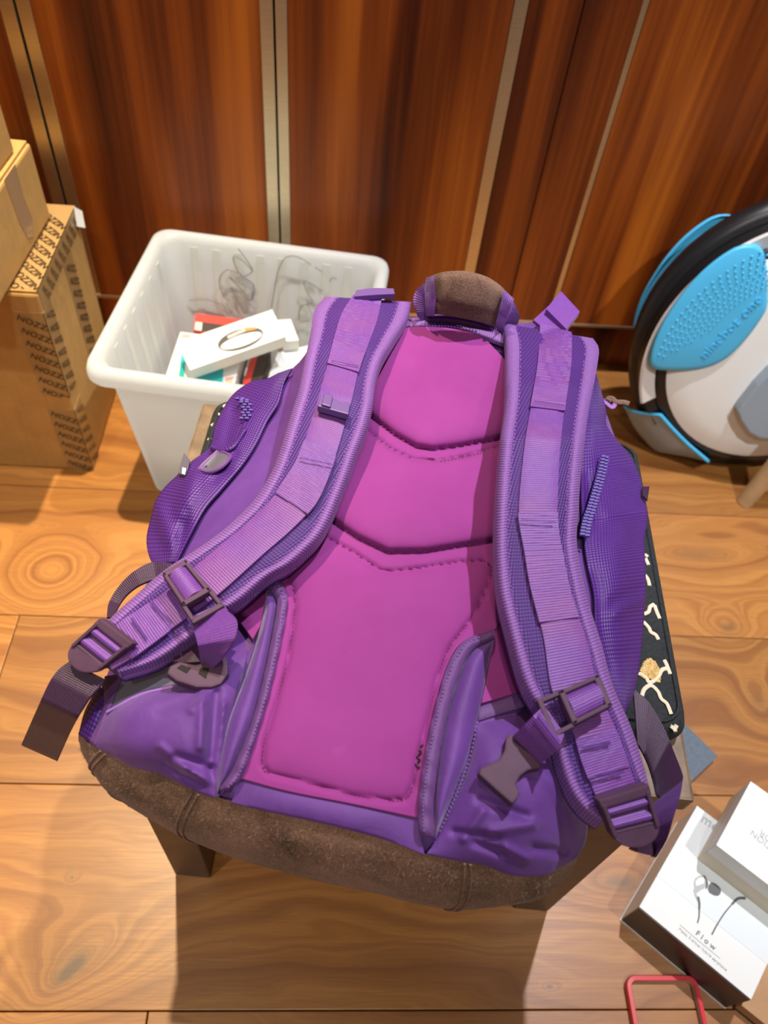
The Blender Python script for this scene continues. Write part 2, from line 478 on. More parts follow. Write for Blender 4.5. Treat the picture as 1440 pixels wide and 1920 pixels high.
MT['silver'] = plain('silver_metal', (0.7, 0.7, 0.7), 0.3, 1.0)
MT['beech'] = plain('pale_beech', (0.52, 0.36, 0.19), 0.45, noise=0.1, nscale=40)
MT['uni_white'] = plain('white_gloss_plastic', (0.76, 0.77, 0.74), 0.28)
MT['uni_black'] = plain('black_plastic', (0.010, 0.010, 0.011), 0.32)
MT['uni_blue'] = plain('sky_blue_rubber', (0.075, 0.47, 0.78), 0.42)
MT['uni_grey'] = plain('blue_grey_plastic', (0.27, 0.33, 0.38), 0.35)
MT['uni_silver'] = plain('pale_rim_plastic', (0.62, 0.58, 0.55), 0.35)
MT['tyre'] = plain('tyre_rubber', (0.008, 0.008, 0.008), 0.6)
MT['teal'] = plain('teal_print', (0.02, 0.42, 0.46), 0.35)
MT['band'] = plain('black_band_print', (0.05, 0.05, 0.05), 0.3)
MT['orange'] = plain('orange_print', (0.75, 0.25, 0.05), 0.4)
MT['redbox'] = plain('red_card', (0.70, 0.06, 0.045), 0.4)
MT['darkprint'] = plain('dark_print', (0.05, 0.035, 0.03), 0.5)
MT['coral'] = plain('coral_print', (0.75, 0.35, 0.26), 0.5)
# backpack cloths
MT['neo'] = neoprene()
MT['neo_dark'] = plain('maroon_thread', (0.13, 0.012, 0.075), 0.8)
MT['satin'] = satin('violet_satin_nylon', (0.145, 0.049, 0.300), (0.105, 0.034, 0.220))
MT['ball'] = weave('purple_ballistic_nylon', (0.085, 0.019, 0.23), (0.012, 0.003, 0.040), 0.0042, 0.5, 0.785, 0.9)
MT['mesh'] = weave('strap_weave', (0.075, 0.017, 0.21), (0.012, 0.003, 0.045), 0.0030, 0.55, 0.6, 0.9)
MT['web'] = ribbed('violet_webbing', (0.192, 0.060, 0.365), (0.105, 0.029, 0.215), 0.0017, 'v', 0.5, 0.6, (0.22, 0.060, 0.24), 0.5)
MT['bind'] = ribbed('lilac_binding_tape', (0.25, 0.110, 0.40), (0.135, 0.050, 0.25), 0.0020, 'v', 0.6, 0.9)
MT['bind_dark'] = ribbed('plum_binding_tape', (0.145, 0.054, 0.235), (0.075, 0.024, 0.135), 0.0012, 'v', 0.55, 0.5)
MT['web_dark'] = ribbed('shaded_dark_webbing', (0.046, 0.014, 0.054), (0.022, 0.006, 0.027), 0.0013, 'v', 0.45, 0.5)  # violet webbing with the shade of its unlit underside put into the colour
MT['plastic'] = plain('plum_plastic', (0.085, 0.040, 0.080), 0.62, noise=0.12, nscale=60, Specular_IOR_Level=0.3)
MT['plastic_violet'] = plain('violet_plastic', (0.13, 0.065, 0.25), 0.45)
MT['suede'] = suede('brown_suede', (0.034, 0.021, 0.013), (0.180, 0.098, 0.066), (0.34, 0.19, 0.135))
MT['suede_handle'] = suede('taupe_suede', (0.050, 0.026, 0.021), (0.115, 0.062, 0.047), (0.22, 0.135, 0.10))
MT['lining'] = plain('grey_coating', (0.115, 0.105, 0.145), 0.55)
MT['stitch'] = plain('lilac_thread', (0.24, 0.11, 0.42), 0.7)
MT['stitch_dark'] = plain('indigo_thread', (0.13, 0.055, 0.30), 0.7)
MT['hair'] = plain('suede_fibre', (0.29, 0.19, 0.14), 0.8)
MT['zip'] = plain('indigo_zipper', (0.10, 0.060, 0.30), 0.4)

# ================================================================== SETTING
YW = 1.168
fl = box('floor', (-2.2, -1.6, -0.05), (2.6, YW + 0.10, -0.0125), MT['gap'], None, 0); fl['kind'] = 'structure'
ROW = 0.2405; Y0 = 0.100
JOINTS = {0: [-0.172 - 1.1, -0.172, 0.93], 1: [-0.95, 0.62], 2: [-1.3, -0.438, 0.75], 3: [-0.70, 0.50], 4: [-1.0, 0.25, 1.3], 5: [-0.6, 0.7]}
for r in range(-7, 6):
    ya = Y0 + ROW * (r - 1) ; yb = ya + ROW
    yb = min(yb, YW + 0.055)
    if yb - ya < 0.02: continue
    js = sorted(JOINTS.get(r, [random.uniform(-1.2, -0.5), random.uniform(0.2, 1.0)]))
    xs = [-2.2] + js + [2.6]
    for a, b in zip(xs[:-1], xs[1:]):
        g = 0.0006
        pl = box('plank', (a + g, ya + g, -0.0125), (b - g, yb - g, 0.0), MT['floor'], fl, 0.0011)

wb = box('wall_back', (-2.2, YW + 0.055, 0), (2.6, YW + 0.10, 2.6), MT['gap'], None, 0); wb['kind'] = 'structure'
KZ = 0.118
def vstrip(name, x0, x1, mat, y=YW, z0=KZ + 0.006, z1=2.55, d=0.017, bev=0.0008):
    return box(name, (x0, y, z0), (x1, y + d, z1), mat, wb, bev)
for x0, x1 in ((-2.15, -1.30), (-1.262, -0.466), (-0.4235, -0.1225), (-0.0845, 0.2155), (0.2365, 0.3085), (0.3100, 0.3865), (0.3965, 1.05), (1.06, 1.8), (1.81, 2.5)):
    vstrip('veneer_panel', x0, x1, MT['panel'])
for x0, x1 in ((-0.4655, -0.4465), (-0.4425, -0.4240), (-0.1220, -0.1040), (-0.1010, -0.0850), (0.2165, 0.2355), (0.3870, 0.3960)):
    vstrip('brass_strip', x0, x1, MT['brass'], y=YW + 0.001, d=0.014)
box('brass_ledge', (-2.15, YW - 0.001, KZ), (2.5, YW + 0.050, KZ + 0.0055), MT['brass'], wb, 0.0005)
box('kick_board', (-2.15, YW + 0.036, 0.001), (2.5, YW + 0.050, KZ - 0.001), MT['panel'], wb, 0.001)

# ================================================================== CARDBOARD BOXES
def taped_words(parent, p0, dirw, dirn, nrm, nrow, ncol, dl, dw, size, word='NOZZIN', tilt=0.5, width=None):
    out = []
    a = Vector(dirw).normalized(); b = Vector(dirn).normalized(); n = Vector(nrm)
    for i in range(nrow):
        for j in range(ncol):
            p = Vector(p0) + a * (dl * (i + (0.45 if j % 2 else 0))) + b * (dw * j) + n * 0.0012
            d = b * math.cos(tilt) + a * math.sin(tilt)
            out.append(text('print', word, size, MT['ink'], p, d, n, None, 0.0001, 'LEFT'))
    o = join('tape_print', out, MT['ink'], parent)
    bb = [Vector(c) for c in parent.bound_box]
    bm = bmesh.new(); bm.from_mesh(o.data)
    for ax in (a, b):
        lo = min(v.dot(ax) for v in bb); hi = max(v.dot(ax) for v in bb)
        for co, no in ((lo, -ax), (hi, ax)):
            bmesh.ops.bisect_plane(bm, geom=list(bm.verts) + list(bm.edges) + list(bm.faces), plane_co=ax * co, plane_no=no, clear_outer=True)
    bm.to_mesh(o.data); bm.free()
    return o
cb = thing('cardboard_box', 'tall brown cardboard box with printed tape standing on the floor, lowest of the stack', 'box', (-0.52, 0.97, 0))
bx0, bx1, by0, by1, bz = -0.645, -0.396, 0.862, 1.075, 0.351
box('carton', (bx0, by0, 0.0), (bx1, by1, bz - 0.004), MT['card'], cb, 0.004)
box('flap', (bx0 + 0.002, by0 + 0.002, bz - 0.004), (-0.5215, by1 - 0.002, bz), MT['card'], cb, 0.001)
box('flap', (-0.5205, by0 + 0.002, bz - 0.004), (bx1 - 0.001, by1 - 0.002, bz), MT['card'], cb, 0.001)
e = 0.0007
tp = box('packing_tape', (bx1 - 0.052, by0 + 0.004, bz), (bx1 + e, by1 - 0.002, bz + e), MT['tape'], cb, 0)
taped_words(tp, (bx1 - 0.046, by0 + 0.018, bz + e), (0, 1, 0), (1, 0, 0), (0, 0, 1), 8, 1, 0.024, 0.03, 0.0150, tilt=-0.75)
tp = box('packing_tape', (bx1, by0 + 0.004, bz - 0.032), (bx1 + e, by1 - 0.010, bz + e), MT['tape'], cb, 0)
taped_words(tp, (bx1 + e, by0 + 0.016, bz - 0.008), (0, 1, 0), (0, 0, -1), (1, 0, 0), 9, 1, 0.021, 0.02, 0.0125, tilt=0.5)
for z0, z1, nr in ((0.165, bz - 0.033, 7), (0.0, 0.138, 6)):
    tp = box('packing_tape', (bx1 - 0.040, by0 - e, z0), (bx1 + e, by0, z1), MT['tape'], cb, 0)
    taped_words(tp, (bx1 - 0.038, by0 - e, z1 - 0.012), (0, 0, -1), (1, 0, 0), (0, -1, 0), nr, 1, 0.022, 0.02, 0.0135, tilt=0.45)
    tp = box('packing_tape', (bx1, by0 - e, z0), (bx1 + e, by0 + 0.034, z1), MT['tape'], cb, 0)
    taped_words(tp, (bx1 + e, by0 + 0.003, z1 - 0.012), (0, 0, -1), (0, 1, 0), (1, 0, 0), nr, 1, 0.022, 0.02, 0.0125, tilt=0.5)
tp = box('packing_tape', (bx1, 0.972, 0.135), (bx1 + e, 1.012, bz - 0.033), MT['tape'], cb, 0)
taped_words(tp, (bx1 + e, 0.975, bz - 0.045), (0, 0, -1), (0, 1, 0), (1, 0, 0), 9, 1, 0.022, 0.02, 0.0140, tilt=0.6)
prism('torn_tape', [(bx1 + 0.002, by1 - 0.01, bz + 0.004), (bx1 + 0.010, by1 - 0.004, bz - 0.006), (bx1 + 0.011, by1 - 0.010, bz - 0.03), (bx1 + 0.003, by1 - 0.02, bz - 0.022)], 0.0015, MT['white'], cb, 0, smooth=False)
adopt(cb)
BZ2 = bz + 0.0032
cb = thing('cardboard_box', 'plain brown cardboard box with torn clear tape on its side, second from the floor', 'box', (-0.55, 0.92, BZ2))
rz = math.radians(-3.0); pv = (-0.420, 1.035)
box('carton', (-0.70, 0.780, BZ2), (-0.420, 1.035, 0.462), MT['card'], cb, 0.004, rz, pv)
box('flap', (-0.699, 0.782, 0.462), (-0.4235, 0.905, 0.466), MT['card'], cb, 0.001, rz, pv)
box('flap', (-0.699, 0.907, 0.462), (-0.4235, 1.033, 0.466), MT['card'], cb, 0.001, rz, pv)
# torn clear tape on the side face
c_, s_ = math.cos(rz), math.sin(rz)
def side(y, z, d=0.0):
    x0, y0 = d, y - pv[1]
    return (pv[0] + x0 * c_ - y0 * s_, pv[1] + x0 * s_ + y0 * c_, z)
prism('clear_tape', [side(0.935, 0.464, .0006), side(0.975, 0.464, .0006), side(0.972, 0.42, .0006), side(0.978, 0.385, .0006), side(0.965, 0.365, .0006), side(0.95, 0.372, .0006), side(0.94, 0.40, .0006)], 0.0006, MT['clear_tape'], cb, 0, n=(c_, s_, 0))
adopt(cb)
cb = thing('cardboard_box', 'brown cardboard box cut off by the left edge, topmost of the stack', 'box', (-0.62, 0.90, 0.467))
q = at(28, 284, 0.467)
box('carton', (q[0] - 0.26, q[1] - 0.20, 0.467), (q[0], q[1], 0.620), MT['card'], cb, 0.004, math.radians(-4), (q[0], q[1]))
box('flap', (q[0] - 0.258, q[1] - 0.198, 0.620), (q[0] - 0.002, q[1] - 0.101, 0.6235), MT['card'], cb, 0.001, math.radians(-4), (q[0], q[1]))
box('flap', (q[0] - 0.258, q[1] - 0.099, 0.620), (q[0] - 0.002, q[1] - 0.002, 0.6235), MT['card'], cb, 0.001, math.radians(-4), (q[0], q[1]))
adopt(cb)

# ================================================================== PLASTIC BIN
BR = math.radians(-6.6)
bu = np.array([math.cos(BR), math.sin(BR), 0]); bv = np.array([-math.sin(BR), math.cos(BR), 0])
BC = np.array([-0.313, 0.957, 0.0]) + bu * 0.186      # centre under the rim
BH = 0.29
def rrect(hw, hd, rad, k=6):
    out = []
    for (sx, sy, a0) in ((1, 1, 0), (-1, 1, 90), (-1, -1, 180), (1, -1, 270)):
        for i in range(k + 1):
            a = math.radians(a0 + 90 * i / k)
            out.append((sx * (hw - rad) + rad * math.cos(a), sy * (hd - rad) + rad * math.sin(a)))
    return out
binO = thing('plastic_bin', 'milky white plastic storage bin full of small boxes', 'storage bin', tuple(BC))
prof = [(0.145, 0.128, 0.000), (0.150, 0.133, 0.004), (0.1690, 0.1560, 0.255), (0.1700, 0.1570, 0.266), (0.1865, 0.1735, 0.264), (0.1895, 0.1765, 0.270), (0.1895, 0.1765, 0.280), (0.1870, 0.1740, 0.289), (0.1810, 0.1680, 0.292), (0.1735, 0.1605, 0.289), (0.1685, 0.1555, 0.280), (0.1475, 0.1305, 0.008), (0.1400, 0.1230, 0.005)]
V = []; F = []; kk = 28
for hw, hd, z in prof:
    for (x, y) in rrect(hw, hd, 0.026 if z > 0.2 else 0.022):
        V.append(BC + bu * x + bv * y + np.array([0, 0, z]))
for i in range(len(prof) - 1):
    for k in range(kk):
        F.append((i * kk + k, i * kk + (k + 1) % kk, (i + 1) * kk + (k + 1) % kk, (i + 1) * kk + k))
F.append(tuple(range(kk - 1, -1, -1))); F.append(tuple(range((len(prof) - 1) * kk, len(prof) * kk)))
mesh('tub', V, F, MT['bin'], binO, True, None, 50)
def bwall(x, z, d=0.0):     # inner face of the bin's far wall
    t = (z - 0.008) / 0.272
    return BC + bu * x + bv * (0.1305 + (0.1555 - 0.1305) * t - d) + np.array([0, 0, z])
for x in np.linspace(-0.125, 0.125, 8):
    w = 0.006
    prism('rib', [bwall(x - w, 0.275, .0006), bwall(x + w, 0.275, .0006), bwall(x * .93 + w, 0.02, .0006), bwall(x * .93 - w, 0.02, .0006)], 0.0012, MT['rib'], binO, 0, n=tuple(-bv))
def lwall(y, z, d=0.0):
    t = (z - 0.008) / 0.272
    return BC - bu * (0.1475 + (0.1685 - 0.1475) * t - d) + bv * y + np.array([0, 0, z])
for y in np.linspace(-0.10, 0.10, 6):
    w = 0.006
    prism('rib', [lwall(y - w, 0.275, .0006), lwall(y + w, 0.275, .0006), lwall(y * .93 + w, 0.02, .0006), lwall(y * .93 - w, 0.02, .0006)], 0.0012, MT['rib'], binO, 0, n=tuple(bu))
bn = -bv * math.cos(0.06) + np.array([0, 0, math.sin(0.06)]); bp0 = bwall(0, 0.15, 0.0035)
def scribble(pts):
    P = [onplane(340 + x / 3.79, 440 + y / 3.79, bp0, bn) for x, y in cr(pts, 40)]
    return tube('marker', P, 0.0008, MT['marker'], None, 5)
sc = [scribble(p) for p in (
    [(405, 100), (470, 190), (505, 260), (430, 290), (380, 210), (370, 155), (420, 170), (510, 260)],
    [(430, 280), (330, 250), (270, 320), (300, 440), (345, 460)],
    [(345, 300), (420, 340), (500, 400), (490, 470), (430, 420), (355, 370), (400, 470), (450, 560)],
    [(420, 295), (510, 350), (500, 460), (440, 400), (340, 300)],
    [(640, 520), (660, 400), (690, 250), (740, 165), (820, 155), (920, 210)], [(950, 230), (1005, 265)],
    [(1000, 400), (930, 350), (870, 330), (900, 420), (930, 480), (850, 510), (840, 610), (900, 610)],
    [(1055, 330), (1075, 305), (1105, 315)], [(55, 465), (180, 460), (300, 505), (360, 545)])]
join('marker_scribble', sc, MT['marker'], binO)
adopt(binO)

# things in the bin
def slab(name, label, cat, quad, thick, mat, group=None, bevel=0.001):
    P = [at(*q) for q in quad]
    P[2] = P[1] + (P[3] - P[0]) if len(P) == 4 else P[2]
    cx = sum(P) / len(P)
    nn = np.cross(P[1] - P[0], P[3] - P[0]); nn /= np.linalg.norm(nn); nn = nn if nn[2] > 0 else -nn
    t = thing(name, label, cat, tuple(cx - nn * thick), group)
    prism('carton', P, thick, mat, t, bevel, n=tuple(nn))
    return t, P, nn
def on(P, n, u, v, d=0.0004):
    return P[0] + (P[1] - P[0]) * u + (P[3] - P[0]) * v + n * d
FZ = 0.205
t, P, nn = slab('gift_box', 'slim white box printed with a black fitness band, on top in the bin', 'box',
                [(332, 641, FZ), (510, 580, FZ + 0.025), (536, 630, FZ + 0.008), (356, 694, FZ - 0.014)], 0.026, MT['white'])
def ell(cu, cv, ru, rv, a0=0, a1=360, k=24, d=0.0006, sk=0.0):
    return [on(P, nn, cu + ru * math.cos(math.radians(a0 + (a1 - a0) * i / k)), cv + rv * math.sin(math.radians(a0 + (a1 - a0) * i / k)) + sk * math.cos(math.radians(a0 + (a1 - a0) * i / k)), d) for i in range(k + 1)]
prism('band_print', ell(0.58, 0.60, 0.235, 0.33, 0, 359), 0.0003, MT['band'], t, 0, n=tuple(nn))
prism('band_inner', ell(0.58, 0.66, 0.215, 0.18, 0, 359, d=0.0009), 0.0003, MT['white'], t, 0, n=tuple(nn))
prism('band_screen', [on(P, nn, u, v, 0.0012) for u, v in ((0.47, 0.36), (0.66, 0.30), (0.66, 0.42), (0.47, 0.47))], 0.0003, MT['print_light'], t, 0, n=tuple(nn))
prism('band_screen', [on(P, nn, u, v, 0.0013) for u, v in ((0.66, 0.30), (0.76, 0.38), (0.77, 0.47), (0.66, 0.42))], 0.0003, MT['orange'], t, 0, n=tuple(nn))
text('lettering', 'Mi', 0.007, MT['print_light'], on(P, nn, 0.90, 0.62), P[1] - P[0], nn, t)
text('lettering', 'Smart Band', 0.006, MT['photo_grey'], on(P, nn, 0.075, 0.35), -(np.cross(P[1] - P[0], nn)) * -1, nn, t)
adopt(t)
t, P, nn = slab('gift_box', 'red box with a black printed edge, at the back of the bin', 'box',
                [(366, 587, 0.17), (462, 600, 0.172), (458, 630, 0.165), (362, 620, 0.165)], 0.05, MT['redbox'])
prism('dark_print', [on(P, nn, u, v) for u, v in ((0.02, 0.45), (0.98, 0.45), (0.98, 0.98), (0.02, 0.98))], 0.0003, MT['darkprint'], t, 0, n=tuple(nn))
prism('yellow_print', [on(P, nn, u, v, 0.0008) for u, v in ((0.03, 0.5), (0.16, 0.5), (0.16, 0.95), (0.03, 0.95))], 0.0003, MT['cream'], t, 0, n=tuple(nn))
adopt(t)
t, P, nn = slab('carton_box', 'white carton printed with teal and coral bands, under the fitness band box', 'box',
                [(338, 622, 0.166), (462, 637, 0.167), (455, 735, 0.150), (302, 730, 0.148)], 0.045, MT['white'])
for nm, mt, pts in (('teal_print', 'teal', ((341, 655), (349, 657), (344, 728), (333, 726))), ('teal_print', 'teal', ((362, 700), (419, 690), (416, 738), (358, 732))),
                    ('coral_print', 'coral', ((423, 708), (438, 706), (432, 742), (420, 740))), ('coral_print', 'coral', ((342, 626), (358, 627), (356, 634), (340, 633))),
                    ('coral_print', 'coral', ((320, 711), (330, 712), (328, 722), (318, 721)))):
    prism(nm, [onplane(a_, b_, P[0] + nn * 0.0005, nn) for a_, b_ in pts], 0.0003, MT[mt], t, 0, n=tuple(nn))
adopt(t)
t, P, nn = slab('carton_box', 'dark red carton lying beside the teal one in the bin', 'box',
                [(474, 655, 0.142), (508, 652, 0.142), (505, 735, 0.130), (449, 742, 0.132)], 0.045, MT['darkprint'])
prism('red_print', [on(P, nn, u, v) for u, v in ((0.0, 0.0), (0.38, 0.0), (0.38, 1.0), (0.0, 1.0))], 0.0003, MT['redbox'], t, 0, n=tuple(nn))
adopt(t)
t, P, nn = slab('carton_box', 'plain white carton at the right of the bin, half behind the backpack', 'box',
                [(521, 660, 0.150), (590, 645, 0.154), (590, 700, 0.14), (500, 715, 0.14)], 0.05, MT['white'])
prism('barcode_label', [on(P, nn, u, v) for u, v in ((0.05, 0.1), (0.13, 0.1), (0.13, 0.8), (0.05, 0.8))], 0.0003, MT['photo_grey'], t, 0, n=tuple(nn))
adopt(t)
t, P, nn = slab('carton_box', 'small white carton behind the fitness band box, by the far bin wall', 'box',
                [(515, 600, 0.185), (545, 598, 0.186), (562, 632, 0.176), (530, 640, 0.176)], 0.07, MT['white'])
prism('carton_flap', [on(P, nn, u, v) for u, v in ((0.06, 0.06), (0.94, 0.06), (0.94, 0.5), (0.06, 0.5))], 0.0003, MT['photo_grey'], t, 0, n=tuple(nn))
adopt(t)
t = thing('carton_box', 'large flat white carton lying on the bottom of the bin', 'box', tuple(BC + np.array([0, 0, 0.0095])))
def BB_(x, y, z): return BC + bu * x + bv * y + np.array([0, 0, z])
prism('carton', [BB_(x, y, 0.078) for x, y in ((-.125, -.108), (.125, -.108), (.125, .108), (-.125, .108))], 0.0685, MT['white'], t, 0.001, n=(0, 0, 1))
prism('lid_seam', [BB_(x, y, 0.0786) for x, y in ((-.125, -.001), (.125, -.001), (.125, .001), (-.125, .001))], 0.0006, MT['photo_grey'], t, 0, n=(0, 0, 1))
adopt(t)

# ================================================================== STOOL
SR = math.radians(-4.8); SP = (0.279, 0.199)      # front right leg stands here
su = np.array([math.cos(SR), math.sin(SR), 0]); sv = np.array([-math.sin(SR), math.cos(SR), 0])
def S(x, y, z): return np.array([SP[0], SP[1], 0]) + su * x + sv * y + np.array([0, 0, z])
def sbox(name, x0, x1, y0, y1, z0, z1, mat, par, bev=0.002):
    return prism(name, [S(x0, y0, z1), S(x1, y0, z1), S(x1, y1, z1), S(x0, y1, z1)], z1 - z0, mat, par, bev, n=(0, 0, 1))
SW, SD = 0.445, 0.361
st = thing('stool', 'dark brown wooden stool under the backpack', 'stool', tuple(S(-SW / 2, SD / 2, 0)))
for x0 in (-SW, -0.042):
    for y0 in (0, SD - 0.042):
        sbox('leg', x0, x0 + 0.042, y0, y0 + 0.042, 0, 0.392, MT['stool'], st)
sbox('apron', -SW + 0.042, -0.042, 0.004, 0.022, 0.325, 0.392, MT['stool'], st)
sbox('apron', -SW + 0.042, -0.042, SD - 0.022, SD - 0.004, 0.325, 0.392, MT['stool'], st)
sbox('apron', -SW + 0.004, -SW + 0.022, 0.042, SD - 0.042, 0.325, 0.392, MT['stool'], st)
sbox('apron', -0.022, -0.004, 0.042, SD - 0.042, 0.325, 0.392, MT['stool'], st)
sbox('seat_board', -SW - 0.006, 0.012, -0.004, SD + 0.008, 0.392, 0.4155, MT['stool_top'], st, 0.003)
adopt(st)
# cushion with scalloped embroidery
cu = thing('seat_cushion', 'thin black seat cushion with cream scallop embroidery on the stool', 'cushion', tuple(S(-SW / 2, SD / 2, 0.416)))
cx0, cx1, cy0, cy1 = -SW + 0.014, 0.006, 0.040, SD - 0.006
rings = [(0.004, 0.4165), (-0.001, 0.421), (-0.002, 0.430), (0.001, 0.438), (0.006, 0.442), (0.05, 0.447)]
V = []; F = []
for ins, z in rings:
    hw, hd = (cx1 - cx0) / 2 - ins, (cy1 - cy0) / 2 - ins
    for (x, y) in rrect(hw, hd, 0.018, 5):
        V.append(S((cx0 + cx1) / 2 + x, (cy0 + cy1) / 2 + y, z))
kk = 24
for i in range(len(rings) - 1):
    for k in range(kk): F.append((i * kk + k, i * kk + (k + 1) % kk, (i + 1) * kk + (k + 1) % kk, (i + 1) * kk + k))
F.append(tuple(range(kk - 1, -1, -1))); F.append(tuple(range((len(rings) - 1) * kk, len(rings) * kk)))
mesh('pad', V, F, MT['black_cloth'], cu, True, None, 70)
seam = [S((cx0 + cx1) / 2 + x, (cy0 + cy1) / 2 + y, 0.4425) for x, y in rrect((cx1 - cx0) / 2 - 0.0065, (cy1 - cy0) / 2 - 0.0065, 0.018, 5)]
tube('piping', seam + [seam[0]], 0.0016, MT['black_cloth'], cu, 6)
emb = []
def stitchline(pts, ox=1080, oy=900, sc=3.2, r=0.0017, z=0.446, mat='thread'):
    P = []
    for x, y in (cr(pts, 5 * len(pts)) if len(pts) > 2 else cr(pts, 4)):
        zz = 0.4445
        for _ in range(3):
            q = at(ox + x / sc, oy + y / sc, zz); l = q - np.array([SP[0], SP[1], 0]); lx, ly = np.dot(l, su), np.dot(l, sv)
            ins = min(lx - cx0, cx1 - lx, ly - cy0, cy1 - ly)
            zz = float(np.interp(ins, [-.002, .001, .006, .05], [.430, .438, .442, .447])) + 0.0006
        P.append(q)
    return tube('embroidery', P, r, MT[mat], None, 6, True, 0.6)
for p in ([(405, 805), (435, 790), (445, 760), (468, 745)], [(472, 752), (485, 790), (503, 832)], [(405, 850), (437, 885), (450, 912), (478, 928), (496, 958)],
          [(375, 1158), (420, 1185), (442, 1215), (490, 1185), (515, 1140), (548, 1128)], [(442, 1215), (447, 1232)], [(530, 1080), (545, 1110), (566, 1165)],
          [(395, 1295), (410, 1255), (450, 1232), (492, 1268), (512, 1312), (546, 1342), (572, 1405)], [(568, 1475), (590, 1490), (605, 1470)], [(585, 1480), (598, 1510)],
          [(395, 405), (402, 415)], [(412, 445), (432, 460)], [(418, 470), (436, 510)], [(415, 570), (432, 595), (442, 635)]):
    emb.append(stitchline(p, z=0.4460 if max(q[0] for q in p) < 470 or p[0][1] > 840 else 0.4450))
emb.append(stitchline([(620, 330), (650, 320), (665, 312)], 260, 680, 4.0, 0.0016, 0.4450))
emb.append(stitchline([(545, 470), (570, 455)], 260, 680, 4.0, 0.0016, 0.4450)); emb.append(stitchline([(520, 580), (540, 565)], 260, 680, 4.0, 0.0016, 0.4450)); emb.append(stitchline([(590, 390), (605, 382)], 260, 680, 4.0, 0.0016, 0.4450))
for o in emb: o.parent = cu
fan = []
for k in range(22):
    a = math.radians(195 + k * 8.0)
    x0, y0 = 442, 1200
    fan.append(stitchline([(x0 + 8 * math.cos(a), y0 + 8 * math.sin(a)), (x0 + 66 * math.cos(a) * (0.9 + 0.1 * random.random()), y0 + 125 * math.sin(a) * (0.95 + 0.1 * random.random()))], r=0.0013, mat='gold'))
join('gold_fan', fan, MT['gold'], cu, 'stuff')
adopt(cu)

# ================================================================== SMALL THINGS ON THE FLOOR
nb = thing('notebook', 'slate blue notebook on the floor beside the stool', 'notebook', tuple(at(1300, 1410, 0)))
A, B, C_ = at(1285, 1358, 0.015), at(1346, 1418, 0.015), at(1303, 1467, 0.015)
d1 = (B - A) / np.linalg.norm(B - A); d2 = C_ - B; d2 = d2 - d1 * np.dot(d1, d2); d2 /= np.linalg.norm(d2)
Q = [B - d1 * 0.12, B, B + d2 * 0.10, B - d1 * 0.12 + d2 * 0.10]
prism('cover', Q, 0.002, MT['slate'], nb, 0.0005)
cc = sum(Q) / 4
prism('pages', [cc + (p - cc) * 0.985 - np.array([0, 0, 0.002]) for p in Q], 0.011, MT['slate_dark'], nb, 0)
prism('cover', [p - np.array([0, 0, 0.013]) for p in Q], 0.002, MT['slate'], nb, 0.0005)
adopt(nb)

EH = 0.066
eb = thing('earphone_box', 'white earphone box picturing an earbud, with a dark brown lower side', 'box', tuple(at(1290, 1700, 0)))
eL = at(1197, 1702, EH); eB = at(1308, 1512, EH); eR = at(1408, 1877, EH)
ea = (eR - eL); ew = np.linalg.norm(ea); ea /= ew
ebk = eB - eL; ebk -= ea * np.dot(ea, ebk); el = np.linalg.norm(ebk); ebk /= el
def E_(a, b, z): 
    p = eL + ea * a + ebk * b; return np.array([p[0], p[1], z])
prism('sleeve', [E_(0.0, 0.0015, EH), E_(ew, 0.0015, EH), E_(ew, el, EH), E_(0, el, EH)], EH - 0.002, MT['white'], eb, 0.0012, n=(0, 0, 1))
prism('dark_side', [E_(0.001, 0.0, EH - 0.001), E_(ew - 0.001, 0.0, EH - 0.001), E_(ew - 0.001, 0.0018, EH - 0.001), E_(0.001, 0.0018, EH - 0.001)], EH - 0.0045, MT['espresso'], eb, 0, n=(0, 0, 1))
prism('tray', [E_(-0.0006, -0.0006, 0.0025), E_(ew, -0.0006, 0.0025), E_(ew, el, 0.0025), E_(-0.0006, el, 0.0025)], 0.0025, MT['white'], eb, 0, n=(0, 0, 1))
prism('photo_print', [E_(0.0, 0.045, EH + .0004), E_(ew, 0.045, EH + .0004), E_(ew, el, EH + .0004), E_(0, el, EH + .0004)], 0.0004, MT['photo_grey'], eb, 0, n=(0, 0, 1))
def flatpoly(name, pts, mat, z=EH + 0.0008, ox=1160, oy=1660, sc=5.143):
    return prism(name, [at(ox + x / sc, oy + y / sc, z) for x, y in pts], 0.0003, MT[mat], eb, 0, n=(0, 0, 1))
def ribbon(name, pts, w0, w1, mat, z=EH + 0.0008, ox=1160, oy=1660, sc=5.143):
    C = cr(pts, 16); L = []; R = []
    for i in range(16):
        d = C[min(i + 1, 15)] - C[max(i - 1, 0)]; d /= np.linalg.norm(d); nrm = np.array([-d[1], d[0]]); w = w0 + (w1 - w0) * i / 15
        L.append(C[i] + nrm * w); R.append(C[i] - nrm * w)
    G = [[at(ox + l[0] / sc, oy + l[1] / sc, z), at(ox + r[0] / sc, oy + r[1] / sc, z)] for l, r in zip(L, R)]
    return grid_mesh(name, G, MT[mat], eb, 0.0003)
